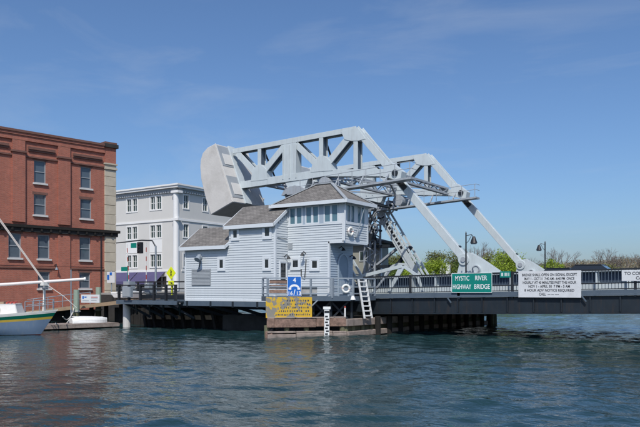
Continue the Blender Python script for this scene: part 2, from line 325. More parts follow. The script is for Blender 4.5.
# hill behind the far bank
def hill():
    mb = MB(); nx, ny = 60, 12
    for j in range(ny + 1):
        for i in range(nx + 1):
            x = -330 + 760 * i / nx; y = 300 + 260 * j / ny
            e = max(0, math.sin(math.pi * min(1, max(0, (j / ny))))) ** .8
            z = 1.2 + e * (15.5 + 3.2 * noise.noise((x * .008, y * .01, 3))) * (.55 + .45 * min(1, max(0, (x + 190) / 130)))
            mb.v.append((x, y, z))
    for j in range(ny):
        for i in range(nx): a = j * (nx + 1) + i; mb.f.append((a, a + 1, a + nx + 2, a + nx + 1))
    return struct(mb.build('hill', 'earth', None, smooth=True))
hill()
def far_wood():
    rnd = random.Random(4)
    for m, n, lab, key in (('wood_far', 110000, 'brown budding woodland covering the low hill across the water', 0), ('wood_far_green', 12000, 'fresh green undergrowth along the foot of the wooded hill', 1)):
        mb = MB()
        for k in range(n):
            x = rnd.uniform(-210, 110); y = rnd.uniform(292, 430) if key == 0 else rnd.uniform(284, 330)
            e = math.sin(math.pi * min(1, max(0, (y - 300) / 260))) ** .8 if y > 300 else 0
            z = 1.2 + e * 15.5 * (.55 + .45 * min(1, max(0, (x + 190) / 130)))
            hgt = (3.6 + 3.0 * noise.noise((x * .09, y * .09, 0)) + 1.4 * noise.noise((x * .3, y * .3, 5))) * (1 if key == 0 else .55)
            zz = z + max(.2, hgt) * rnd.random() ** .6; s = rnd.uniform(.12, .3)
            a = Vector((rnd.gauss(0, 1), rnd.gauss(0, 1), rnd.gauss(0, 1))).normalized(); b = a.orthogonal().normalized(); c = a.cross(b); p = Vector((x, y, zz))
            mb.poly([p - b * s - c * s * .6, p + b * s - c * s * .4, p + b * s * .6 + c * s, p - b * s * .8 + c * s * .7])
        o = mb.build('woodland' if key == 0 else 'undergrowth', m, None, o=(0, 300, 0), stuff=True); tag(o, lab, 'woodland' if key == 0 else 'undergrowth')
far_wood()
# ------------------------------------------------------------------ trees
def limbs(mb, rnd, p, d, ln, r, depth, tips, spread=.55, n=5, maxd=4):
    q = p + d * ln; mid = p + d * ln * .5 + Vector((rnd.gauss(0, 1), rnd.gauss(0, 1), 0)) * ln * .06
    mb.tube([p, mid, q], r, 5 if depth < 2 else 3, r * .6, cap=False); tips.append((q, depth))
    if depth >= maxd: return
    for k in range(rnd.choice((2, 3, 3)) if depth else n):
        nd = (d + Vector((rnd.gauss(0, spread), rnd.gauss(0, spread), rnd.uniform(-.1, .45)))).normalized()
        limbs(mb, rnd, q if (k or depth) else p + d * ln * .8, nd, ln * rnd.uniform(.58, .82), r * .58, depth + 1, tips, spread, n, maxd)
def leafy(name, loc, h, rx, leafm, label, seed, nl=3600, ls=.34, low=.22, cat='tree', group=None, trunk=.35, dense=1.):
    rnd = random.Random(seed); t = thing(name, loc, label, cat, group); L0 = Vector(loc); mb = MB(); tips = []
    limbs(mb, rnd, L0, Vector((rnd.gauss(0, .04), rnd.gauss(0, .04), 1)).normalized(), h * .3, h * .022, 0, tips, .5, 5, 3)
    tr = mb.build('trunk', 'bark', t)
    cl = []
    for k in range(int(46 * dense)):
        while True:
            v = Vector((rnd.uniform(-1, 1), rnd.uniform(-1, 1), rnd.uniform(-1, 1)))
            if .35 < v.length < 1: break
        w = 1 + .22 * noise.noise(v * 1.7 + Vector((seed, 0, 0)))
        cl.append((L0 + Vector((v.x * rx * w * .86, v.y * rx * w * .86, h * (low + (1 - low) * .5) + v.z * h * (1 - low) * .46 * w)), rx * rnd.uniform(.16, .32)))
    mb = MB()
    for k in range(int(nl * 2.6)):
        c, s = rnd.choice(cl); p = c + Vector((max(-1.2, min(1.2, rnd.gauss(0, .5))), max(-1.2, min(1.2, rnd.gauss(0, .5))), max(-1, min(1, rnd.gauss(0, .42))))) * s; q = ls * .52 * rnd.uniform(.5, 1.1)
        a = Vector((rnd.gauss(0, 1), rnd.gauss(0, 1), rnd.gauss(0, 1) + .5)).normalized(); b = a.orthogonal().normalized(); e = a.cross(b)
        mb.poly([p - b * q, p - e * q * .5, p + b * q, p + e * q * .5])
    mb.build('crown', leafm, t); return t
def bare(name, loc, h, label, seed, m='twig', group=None, spread=.42, maxd=5):
    rnd = random.Random(seed); t = thing(name, loc, label, 'tree', group); L0 = Vector(loc); tips = []; mb = MB()
    MB().tube([L0, L0 + Vector((0, 0, h * .26))], h * .02, 6, h * .015).build('trunk', 'bark', t)
    b = L0 + Vector((0, 0, h * .25))
    for k in range(6):
        d = Vector((rnd.gauss(0, .36), rnd.gauss(0, .32), 1)).normalized(); limbs(mb, rnd, b, d, h * .26, h * .015, 1, tips, spread, 3, maxd)
    mb.build('crown', m, t); return t
leafy('leafy_tree', (-69.2, 158.4, 1.5), 12.0, 5.6, 'leaf_olive', 'olive green spring tree rising behind the clipped bright green shrub', 3, 2600, .42)
leafy('round_tree', (-58.6, 128.5, 1.5), 7.2, 4.0, 'leaf_bright', 'round yellow green tree beside the white chimneys', 5, 4200, .34, .08, dense=1.5)
leafy('round_tree', (-43.6, 128, 1.5), 8.4, 5.2, 'leaf_bright', 'wide bright lime green tree behind the far link arm', 8, 6200, .34, .05, dense=1.7)
leafy('round_tree', (-36.2, 133, 1.5), 7.0, 3.0, 'leaf_bright', 'smaller lime green tree half hidden by the far link arm foot', 18, 2400, .34, .05)
leafy('evergreen_tree', (-53.9, 144.6, 1.5), 7.4, 1.6, 'leaf_dark', 'small dark pointed evergreen beside the grey bare tree', 9, 1800, .3, .05)
leafy('evergreen_tree', (-36.8, 158, 1.5), 6.8, 2.4, 'leaf_dark', 'dark evergreen bush at the foot of the far street lamp', 10, 1500, .34, .05)
leafy('leafy_tree', (-87, 172, 1.5), 10.5, 5.0, 'leaf_mid', 'mid green tree seen below the far tower leg', 11, 2600, .42)
leafy('leafy_tree', (-80, 140, 1.5), 6.4, 3.8, 'leaf_bright', 'fresh green tree seen behind the beige bridge house', 12, 2400, .36, .1)
leafy('leafy_tree', (-100, 190, 1.5), 13.0, 5.5, 'leaf_olive', 'tall olive tree beyond the beige bridge house', 13, 2600, .45)
leafy('leafy_tree', (-61.5, 175, 1.5), 10.8, 6.0, 'leaf_olive', 'broad dull green tree right behind the twin white chimneys', 14, 3000, .45, .1)
leafy('leafy_tree', (-24, 265, 1.5), 12.4, 7, 'leaf_bright', 'yellow green tree at the end of the wooded hill', 15, 2400, .6, .1)
leafy('leafy_tree', (-47, 176, 1.5), 7.2, 5, 'leaf_olive', 'low dull green tree behind the lime green tree', 16, 2200, .45, .05)
leafy('leafy_tree', (-92.2, 182, 1.5), 11.6, 4.6, 'leaf_olive', 'thin olive tree framed between the beige house and the far tower leg', 41, 2200, .45)
leafy('leafy_tree', (-73.4, 142, 1.5), 7.4, 3.4, 'leaf_mid', 'mid green tree framed under the far tower leg', 42, 2400, .36, .05)
leafy('shrub', (-67, 134, 1.5), 5.6, 3.2, 'leaf_bright', 'bright green shrub low under the far tower leg', 43, 2200, .32, .03, 'shrub')
leafy('leafy_tree', (-67.7, 159.4, 1.5), 8.8, 4.4, 'leaf_mid', 'mid green tree above the grey cottage roof', 44, 2800, .42, .05)
leafy('leafy_tree', (-76.2, 189.8, 1.5), 10.8, 5.4, 'leaf_olive', 'dull green tree left of the near link arm foot', 45, 2600, .5, .1)
leafy('shrub', (-50, 148, 1.5), 6.0, 4.4, 'leaf_olive', 'low olive shrub right of the dark pointed evergreen', 46, 2400, .4, .03, 'shrub')
leafy('leafy_tree', (-49.5, 171.7, 1.5), 7.4, 5.0, 'leaf_mid', 'low mid green tree between the far link arm and the lamp', 47, 2600, .45, .05)
leafy('leafy_tree', (-40, 200, 1.5), 8.0, 6.5, 'leaf_olive', 'broad olive tree at the near foot of the wooded hill', 48, 2600, .5, .05)
for i, (x, y, h, sd_, lab) in enumerate(((-69.6, 182.2, 14, 21, 'grey bare tree rising between the near link arm and the lime green tree'), (-64, 181, 12.4, 22, 'grey leafless tree with spreading twigs beside the dark evergreen'),
        (-69, 267, 17, 23, 'tall leafless tree standing alone on the wooded hill'), (-56, 275.8, 16.5, 24, 'leafless tree near the right end of the wooded hill, left of a pair'), (-50.3, 279.7, 16.2, 25, 'leafless tree near the right end of the wooded hill, right of a pair'),
        (-44, 286, 15, 26, 'outermost leafless tree near the yellow green tree'), (-76, 235, 12.5, 27, 'grey bare tree behind the far street lamp'), (-70, 232, 11.5, 28, 'bushy leafless tree just right of the far street lamp'), (-84, 150, 11, 29, 'brown bare tree beneath the far tower leg'))):
    bare('bare_tree', (x, y, 1.5), h, lab, sd_, group=None)
# ------------------------------------------------------------------ far houses
def cottage(loc, w, d, h, rh, label, chim=True):
    x, y, z = loc; t = thing('cottage', loc, label, 'house')
    MB().box(x - w / 2, y - d / 2, z, x + w / 2, y + d / 2, z + h).build('wall', 'white_trim', t)
    o = .25
    MB().prism([(x - w / 2 - o, y - d / 2 - o, z + h - .05), (x + w / 2 + o, y - d / 2 - o, z + h - .05), (x, y - d / 2 - o, z + h + rh)], (0, d + 2 * o, 0)).build('roof', 'louvre', t)
    MB().prism([(x - w / 2 + .1, y - d / 2 - o - .02, z + h - .02), (x + w / 2 - .1, y - d / 2 - o - .02, z + h - .02), (x, y - d / 2 - o - .02, z + h + rh - .15)], (0, -.05, 0)).build('gable', 'white_trim', t)
    for k in (-1, 1):
        w_ = MB().box(x + k * w * .25 - .4, y - d / 2 - .05, z + h * .4, x + k * w * .25 + .4, y - d / 2 + .02, z + h * .8).build('window', 'glass', t)
    if chim:
        for k in (0, 1): MB().box(x + w * .62 + k * 1.35, y - .4, z, x + w * .62 + .75 + k * 1.35, y + .4, z + h + rh + 1.1 - .1 * k).build('chimney', 'white_trim', t)
cottage((-65, 138, 1.6), 6, 7, 3.6, 1.7, 'low white cottage with grey roof and two white chimneys by the round tree')
cottage((-58, 150, 1.6), 11, 7, 3.4, 1.9, 'low grey roofed cottage behind the near street lamp', False)
# ------------------------------------------------------------------ brick warehouse
def warehouse():
    cx, cy = -46.9, 38.3; fr = Fr((cx, cy, 0), BEX, (BEX.y, -BEX.x, 0)); t = thing('brick_warehouse', (cx, cy, 2.1), 'tall red brick warehouse with white stone sills beside the quay', 'building')
    P = fr.P; wins = []
    for a in (-3.12, -6.95, -10.8, -14.6):
        wins += [(a, a + .95, 10.9, 12.66, 1), (a - .02, a + .97, 8.4, 10.0, 1)]
    for a in (-3.2, -6.65, -8.9, -12.3, -14.7): wins.append((a, a + .96, 4.98, 6.86, 1))
    for a in (-3.22, -6.64, -12.3): wins.append((a, a + .96, 2.65, 3.96, 0))
    holes = [w[:4] for w in wins]
    holed_wall(fr, -18, -.99, .9, 14.6, holes, .28, 'wall', 'brick', t)
    k = MB(); k.poly([P(-18, 0, .9), P(-18, -14, .9), P(-18, -14, 14.6), P(-18, 0, 14.6)]); k.poly([P(0, 0, .9), P(0, 0, 14.6), P(0, -14, 14.6), P(0, -14, .9)]); k.poly([P(-18, -14, .9), P(0, -14, .9), P(0, -14, 14.6), P(-18, -14, 14.6)])
    k.build('wall', 'brick', t)
    MB().prism([P(-18, -.3, 14.3), P(0, -.3, 14.3), P(0, -14, 14.3), P(-18, -14, 14.3)], (0, 0, .1)).build('roof', 'dark_roof', t)
    # corner pier of stone and brick
    for i in range(15):
        z0 = .9 + i * .8; z1 = min(z0 + .8, 12.7) - .03
        if 6.6 < z0 < 7.1: z1 = 7.0
        k = MB(); fr.box(k, -1.0, .04, -.5, .1 + (i % 2) * .012, z0, z1); k.build('stone_block', 'stone', t, bevel=.015)
    fr.box(MB(), -1.06, .1, -.5, .2, 12.7, 12.86).build('pier_cap', 'stone', t); fr.box(MB(), -1.0, .04, -.5, .12, 12.862, 13.1).build('pier_cap', 'stone', t)
    fr.box(MB(), -1.08, .12, -.5, .22, 13.102, 13.22).build('pier_cap', 'stone', t)
    fr.box(MB(), -1.0, .03, -.5, .1, 13.222, 14.55).build('corner_pier', 'brick', t)
    fr.box(MB(), -1.1, .18, -.6, .26, 14.552, 14.85).build('coping', 'stone_dark', t); fr.box(MB(), -1.0, .1, -.6, .14, 14.852, 15.02).build('coping', 'dark_brick', t)
    # pilasters between bays
    for a, b in ((-5.07, -4.06), (-8.66, -7.69), (-12.4, -11.4), (-16, -15)):
        fr.box(MB(), a, b, -.02, .17, 7.75, 13.05).build('pilaster', 'brick', t); fr.box(MB(), a - .1, b + .1, -.02, .27, 13.052, 13.2).build('pilaster_cap', 'dark_brick', t)
        fr.box(MB(), a, b, -.02, .13, 13.202, 14.0).build('pilaster_neck', 'brick', t)
        if a != -8.66: fr.box(MB(), a, b, -.02, .12, .95, 6.9).build('pilaster', 'brick', t)
    # string course, corbelled panels, cornice
    for a, b in ((-18, -16.005), (-14.995, -12.405), (-11.395, -8.665), (-7.685, -5.075), (-4.055, -1.02)):
        fr.box(MB(), a, b, -.02, .12, 12.78, 12.9).build('string_course', 'dark_brick', t)
        fr.box(MB(), a + .25, b - .25, -.02, .10, 13.28, 13.42).build('corbel', 'dark_brick', t); fr.box(MB(), a + .25, b - .25, -.02, .18, 13.425, 13.62).build('corbel', 'dark_brick', t)
    fr.box(MB(), -18, -1.02, -.3, .14, 14.02, 14.4).build('cornice', 'brick', t); fr.box(MB(), -18, -1.11, -.3, .22, 14.402, 14.6).build('cornice', 'brick', t); fr.box(MB(), -18, -1.11, -.3, .30, 14.602, 14.78).build('cornice', 'dark_brick', t)
    # dark belt course above the lower storeys
    fr.box(MB(), -18, .3, -.02, .34, 7.33, 7.55).build('belt_course', 'wood_dark', t); fr.box(MB(), -18, .16, -.02, .2, 7.02, 7.325).build('belt_course', 'stone_dark', t)
    for i in range(24): fr.box(MB(), -17.8 + i * .75, -17.65 + i * .75, .2, .31, 7.1, 7.328).build('bracket', 'wood_dark', t)
    fr.box(MB(), -18, -1.02, -.02, .08, 4.2, 4.3).build('string_course', 'dark_brick', t)
    for a, b, c, d, s in wins:
        window(fr, t, a, b, c, d, .07, -.2, -.1, 'louvre' if s else 'louvre', 'glass_brick', 1, 2, .06, sill=.14, sm='concrete_pale')
        fr.box(MB(), a - .12, b + .12, -.015, .012, d + .002, d + .2).build('lintel', 'dark_brick', t)
    # downpipe, wall lamp, conduit
    MB().tube([P(-1.35, .08, 1.2), P(-1.35, .08, 7.0)], .05, 6).build('downpipe', 'black_paint', t)
    MB().tube([P(-17, .1, 4.38), P(-1.1, .1, 4.4)], .025, 5).build('conduit', 'black_paint', t)
    l = MB().tube([P(-5.3, .02, 4.5), P(-5.3, .3, 4.55), P(-5.3, .34, 4.3)], .04, 6).build('wall_lamp', 'black_paint', t); MB().tube([P(-5.3, .34, 4.32), P(-5.3, .34, 4.12)], .05, 8, .13).build('shade', 'rail_grey', l)
warehouse()
# ------------------------------------------------------------------ grey corner building
def corner_building():
    t = thing('corner_building', (-60.8, 59.1, 2.29), 'pale grey four storey corner building with white cornice and purple awnings', 'building')
    A = Fr((-60.8, 59.1, 0), (1, 0, 0), (0, -1, 0)); B = Fr((-60.8, 59.1, 0), (0, 1, 0), (1, 0, 0))
    rows = ((12.55, 14.2), (9.0, 10.6), (5.35, 6.95))
    wa = [(a + k, a + k + .86, z0, z1) for z0, z1 in rows for a in (-9.25, -4.82, -13.7, -18.1) for k in (0, 1.1)]
    wb = [(b, b + .86, z0, z1) for z0, z1 in rows for b in (.95, 4.35, 8.2, 11.6)]
    shopA = [(-18.5 + i * 2.9, -16.2 + i * 2.9, 2.75, 4.2) for i in range(6)]; shopB = [(1.2 + i * 3.2, 3.6 + i * 3.2, 2.75, 4.2) for i in range(4)]
    holed_wall(A, -20, 0, 2.29, 14.6, wa + shopA, .2, 'wall', 'grey_wall', t); holed_wall(B, 0, 16, 2.29, 14.6, wb + shopB, .2, 'wall', 'grey_wall', t)
    k = MB(); k.poly([(-80.8, 59.1, 2.3), (-80.8, 75.1, 2.3), (-80.8, 75.1, 14.6), (-80.8, 59.1, 14.6)]); k.poly([(-80.8, 75.1, 2.3), (-60.8, 75.1, 2.3), (-60.8, 75.1, 14.6), (-80.8, 75.1, 14.6)]); k.build('wall', 'grey_wall', t)
    for F, lst in ((A, wa), (B, wb)):
        for a, b, c, d in lst: window(F, t, a, b, c, d, .06, -.14, -.06, 'white_trim', 'glass_green', 2, 2, .05, casing=.13, cm='white_trim', cd=.06)
    for F, lst in ((A, shopA), (B, shopB)):
        for a, b, c, d in lst: window(F, t, a, b, c, d, .08, -.16, -.06, 'white_trim', 'shop_glass', 2, 1, .06)
    for z0, z1 in rows[1:2]:       # white spandrel panels below the middle windows
        for a in (-9.25, -4.82): A.box(MB(), a - .13, a + 2.09, .002, .035, 7.2, z0 - .14).build('spandrel_panel', 'white_trim', t)
    for F, x0, x1 in ((A, -20, -.62), (B, .62, 16)):
        F.box(MB(), x0, x1, -.02, .1, 10.98, 11.22).build('band', 'white_trim', t); F.box(MB(), x0, x1, -.02, .06, 4.75, 5.0).build('band', 'white_trim', t)
        F.box(MB(), x0, x1, -.02, .06, 14.42, 14.6).build('frieze', 'louvre', t)
    x0 = -20
    for F, a, b in ((A, -20, -.1), (B, .1, 16)):
        F.box(MB(), a, b, -.3, .3, 14.602, 14.95).build('soffit_mould', 'louvre', t)
        n = int((b - a) / .42)
        for i in range(n): F.box(MB(), a + i * .42, a + i * .42 + .2, .06, .27, 14.44, 14.6).build('dentil', 'white_trim', t)
    k = MB(); A.box(k, -20, .62, -.3, .62, 14.952, 15.2); k.build('cornice', 'white_trim', t); B.box(MB(), .302, 16, -.3, .62, 14.952, 15.2).build('cornice', 'white_trim', t)
    A.box(MB(), -20, .74, -.3, .74, 15.202, 15.4).build('cornice', 'white_trim', t); B.box(MB(), .302, 16, -.3, .74, 15.202, 15.4).build('cornice', 'white_trim', t)
    MB().box(-80.8, 59.41, 15.1, -61.11, 75.1, 15.35).build('roof', 'concrete_grey', t)
    c = MB().tube([(-60.98, 58.98, 2.4), (-60.98, 58.98, 14.3)], .38, 12, .34).build('corner_column', 'white_trim', t, smooth=False)
    A.box(MB(), -.62, .55, -.3, .55, 14.3, 14.595).build('column_capital', 'white_trim', t); A.box(MB(), -.6, .5, -.3, .48, 10.95, 11.25).build('column_collar', 'white_trim', t)
    for a, b in ((-20, -13.6), (-13.4, -7.2), (-7.0, -2.2)):
        MB().hexa([A.P(a, 1.5, 3.5), A.P(b, 1.5, 3.5), A.P(b, .05, 4.7), A.P(a, .05, 4.7), A.P(a, 1.5, 3.55), A.P(b, 1.5, 3.55), A.P(b, .05, 4.76), A.P(a, .05, 4.76)]).build('awning', 'purple_awning', t)
        MB().hexa([A.P(a, 1.52, 3.2), A.P(b, 1.52, 3.2), A.P(b, 1.5, 3.2), A.P(a, 1.5, 3.2), A.P(a, 1.52, 3.5), A.P(b, 1.52, 3.5), A.P(b, 1.5, 3.5), A.P(a, 1.5, 3.5)]).build('valance', 'purple_awning', t)
    # blank cream shop front right of the awnings
    A.box(MB(), -1.9, -.5, -.01, .05, 2.4, 4.7).build('shopfront_panel', 'white_trim', t)
corner_building()
# ------------------------------------------------------------------ balance beams
NEAR, FAR = 37.4, 47.8
def lattice(parent, name, a, b, w, d, m, step, plane_side=(0, 1, 0), r=.05):
    """two chords from a to b, w apart, zig-zag lacing between"""
    a, b = Vector(a), Vector(b); t = (b - a).normalized(); s = Vector(plane_side); wv = t.cross(s).normalized() * w / 2
    for q in (-1, 1): MB().bar(a + wv * q, b + wv * q, .13, d, s).build('chord', m, parent)
    n = max(2, int((b - a).length / step)); k = MB()
    for i in range(n):
        p = a + (b - a) * i / n; e = a + (b - a) * (i + 1) / n; z = 1 if i % 2 else -1
        for off in (-d / 2 + .03, d / 2 - .03): k.bar(p + wv * z + s * off, e - wv * z + s * off, r * 1.6, .03, s)
    o = k.build('lacing', m, parent); return o
def balance_beam(vc, sgn, label, group=None):
    t = thing('balance_beam', (-26.9, vc, 9.6), label, 'bridge truss', group); y0, y1 = vc - .32, vc + .32
    def mem(name, a, b, w, e=0, m='steel'):
        # two side plates; recessed core between them coloured dark for the shade inside
        k = MB().bar((a[0], y0 + .03 + e / 2, a[1]), (b[0], y0 + .03 + e / 2, b[1]), w, .06, (0, 1, 0)).bar((a[0], y1 - .03 - e / 2, a[1]), (b[0], y1 - .03 - e / 2, b[1]), w, .06, (0, 1, 0)).build(name, m, t, bevel=.01)
        MB().bar((a[0], vc, a[1]), (b[0], vc, b[1]), w * .45, .56 - e, (0, 1, 0)).build('web', 'navy_light', k)
        return k
    A, P_, Q = (-32.6, 12.52), (-22.25, 12.78), (-19.45, 9.5); Bm, V3 = (-31.9, 10.02), (-24.85, 10.22)
    mem('top_chord', A, P_, .34); mem('bottom_chord', Bm, V3, .5); mem('bottom_chord', V3, (-19.4, 9.72), .46, .012)
    mem('vertical', (-30.15, 10.2), (-30.15, 12.5), .3, .02)
    MB().uz([(-28.05, 10.0), (-26.95, 10.0), (-26.95, 12.5), (-28.05, 12.5)], y0 + .008, y1 - .008).build('pivot_panel', 'steel', t, bevel=.012)
    mem('vertical', (-24.95, 10.2), (-24.95, 12.6), .32, .02); mem('vertical', (-22.3, 9.9), (-22.3, 12.6), .32, .02)
    mem('diagonal', (-32.2, 12.35), (-30.2, 10.5), .44, .03); mem('diagonal', (-30.1, 10.5), (-28.0, 12.35), .44, .03)
    mem('diagonal', (-27.0, 12.35), (-24.95, 10.5), .42, .03); mem('diagonal', (-24.85, 10.4), (-22.5, 12.62), .46, .03); mem('end_post', P_, Q, .46, .016)
    for pts in (((-30.9, 10.2), (-29.4, 10.2), (-29.55, 10.95), (-30.0, 11.3), (-30.3, 11.3), (-30.75, 10.95)), ((-25.75, 10.35), (-24.0, 10.3), (-24.2, 10.95), (-24.75, 11.35), (-25.1, 11.35), (-25.6, 10.95)), ((-23.35, 12.72), (-22.15, 12.86), (-21.55, 12.05), (-22.05, 12.0), (-22.6, 12.05), (-23.1, 12.2)), ((-20.3, 9.55), (-19.1, 9.2), (-19.0, 9.75), (-19.85, 10.45), (-20.25, 10.2))):
        MB().uz(pts, y0 - .02, y1 + .02).build('gusset_plate', 'steel', t)
    for u in (-28.05, -27.5, -26.95): MB().box(u - .03, y0 - .05, 10.1, u + .03, y0 - .001, 12.35).build('stiffener', 'steel', t)
    # pivot bracket under the heavy panel
    MB().uz([(-27.9, 9.85), (-26.0, 9.95), (-26.3, 9.3), (-26.75, 9.0), (-27.2, 9.0), (-27.6, 9.3)], y0 + .05, y1 - .05).build('pivot_bracket', 'steel', t)
    MB().tube([(-26.95, y0 - .2, 9.35), (-26.95, y1 + .2, 9.35)], .22, 14).build('trunnion_pin', 'steel_dull', t)
    # counterweight
    prof = [(-33.13, 12.92), (-33.9, 12.70), (-34.36, 12.36), (-34.55, 11.9), (-34.60, 11.39), (-34.5, 10.52), (-34.05, 9.1), (-33.53, 7.87), (-31.44, 8.65)]
    ya, yb = (vc - 1.6, vc + 2.05) if sgn > 0 else (vc - 2.05, vc + 1.6)
    cw = MB().uz(prof, ya, yb).build('counterweight', 'concrete', t, bevel=.05)
    ex = Vector((-31.44 + 33.13, 0, 8.65 - 12.92)); ln = ex.length; ex.normalize(); n = Vector((-ex.z, 0, ex.x)); O = Vector((-33.13, 0, 12.92))
    def cwbox(name, s0, s1, a, b, d0, d1, m):
        q = lambda s, v, d: O + ex * s + Vector((0, v, 0)) + n * d
        return MB().hexa([q(s0, a, d0), q(s1, a, d0), q(s1, b, d0), q(s0, b, d0), q(s0, a, d1), q(s1, a, d1), q(s1, b, d1), q(s0, b, d1)]).build(name, m, cw, bevel=.01)
    c0, c1 = (ya + .2, ya + 1.45) if sgn > 0 else (ya + .2, yb - .2)
    for s0, s1, f0, f1 in ((.12, 1.75, .75, 1.6), (2.5, 4.2, 3.05, 3.95)):
        cwbox('recess_panel', s0, s1, c0 - .1, c1 + .1, .002, .03, 'louvre'); cwbox('hatch', f0, f1, c0 + .18, c1 - .15, .032, .07, 'concrete_pale')
    cwbox('steel_band', 0, ln, vc - .34, vc + .34, .003, .12, 'steel'); cwbox('edge_strip', 0, ln, ya + .0 - .015, ya + .09, .003, .03, 'concrete_pale')
    # link arm down to the span
    k = MB().bar((-19.4, vc, 9.35), (-15.05, vc, 4.3), .46, .36, (0, 1, 0)).build('link_arm', 'steel', t, bevel=.015)
    a = Vector((-19.4, vc, 9.35)); b = Vector((-15.05, vc, 4.3)); d = (b - a).normalized(); wv = d.cross(Vector((0, 1, 0)))
    for f0, f1 in ((.02, .13),): MB().bar(a + (b - a) * f0, a + (b - a) * f1, .34, .41, (0, 1, 0)).build('joint_opening', 'black_paint', k)
    MB().bar(a + (b - a) * .87 + wv * .2, a + (b - a) * .885 + wv * .2, .16, .3, (0, 1, 0)).build('stop', 'black_paint', k)
    MB().tube([b - Vector((0, .34, 0)), b + Vector((0, .34, 0))], .34, 20).build('eye', 'steel', k, bevel=.02); MB().tube([b - Vector((0, .40, 0)), b + Vector((0, .40, 0))], .15, 12).build('pin', 'steel_dull', k)
    MB().tube([(Q[0], y0 - .12, Q[1] + .2), (Q[0], y1 + .12, Q[1] + .2)], .2, 12).build('link_pin', 'navy', t)
    # inspection walkway with rails on the near face
    yw0, yw1 = vc - 1.1, vc - .37; w = MB().hexa([(-26.2, yw0, 8.72), (-18.0, yw0, 9.12), (-18.0, yw1, 9.12), (-26.2, yw1, 8.72), (-26.2, yw0, 8.84), (-18.0, yw0, 9.24), (-18.0, yw1, 9.24), (-26.2, yw1, 8.84)]).build('walkway', 'steel_dull', t)
    for i in range(9):
        u = -26.1 + i; z = 8.9 + (u + 26.2) * .4 / 8.2; MB().tube([(u, yw0 + .04, z), (u, yw0 + .04, z + .85)], .022, 5).build('walkway_post', 'steel_dull', w)
    for hh in (.45, .85): MB().tube([(-26.2, yw0 + .04, 8.9 + hh), (-18.02, yw0 + .04, 9.3 + hh), (-18.02, yw1, 9.3 + hh)], .02, 5).build('walkway_rail', 'steel_dull', w)
    for u in (-25.5, -23.6, -21.7, -19.9): MB().bar((u, yw0 + .2, 8.78 + (u + 26.2) * .05), (u, vc - .3, 9.75), .08, .08, (1, 0, 0)).build('walkway_bracket', 'steel_dull', w)
    # gear rack and shaft clutter below the bottom chord
    MB().tube([(-24.6, vc - .5, 9.5), (-24.6, vc + .9, 9.5)], .42, 18).build('gear_wheel', 'steel_dull', t); MB().tube([(-25.5, vc - .35, 9.35), (-25.5, vc + .7, 9.35)], .25, 14).build('gear_wheel', 'navy', t)
    return t
balance_beam(NEAR, 1, 'light grey balance beam with concrete counterweight rising directly behind the bridge house')
balance_beam(FAR, -1, 'light grey balance beam with concrete counterweight on the far side of the roadway')
# bracing between the beams
br = thing('cross_bracing', (-24, 42.6, 10), 'light grey lattice struts joining the two balance beams', 'bracing')
for (u, z, w) in ((-30.15, 10.2, .5), (-24.9, 10.2, .6), (-20.6, 9.9, .4)):
    lattice(br, 'strut', (u, NEAR + .33, z), (u, FAR - .33, z), w, .3, 'steel_dull', .9, (1, 0, 0))
for (u0, u1) in ((-30.15, -24.9), (-24.9, -20.6)):
    for a, b in ((NEAR, FAR), (FAR, NEAR)):
        MB().bar((u0, a + .3 * (1 if a < b else -1), 10.0), (u1, b - .3 * (1 if a < b else -1), 9.98 if a < b else 10.12), .14, .1, (0, 0, 1)).build('lateral', 'steel_dull', br)
for u, zt in ((-30.15, 12.3), (-24.95, 12.4)):
    for vc, s in ((NEAR, 1), (FAR, -1)): MB().bar((u, vc + s * .3, zt), (u, vc + s * 1.7, 10.35), .09, .09, (1, 0, 0)).build('knee_brace', 'navy', br)
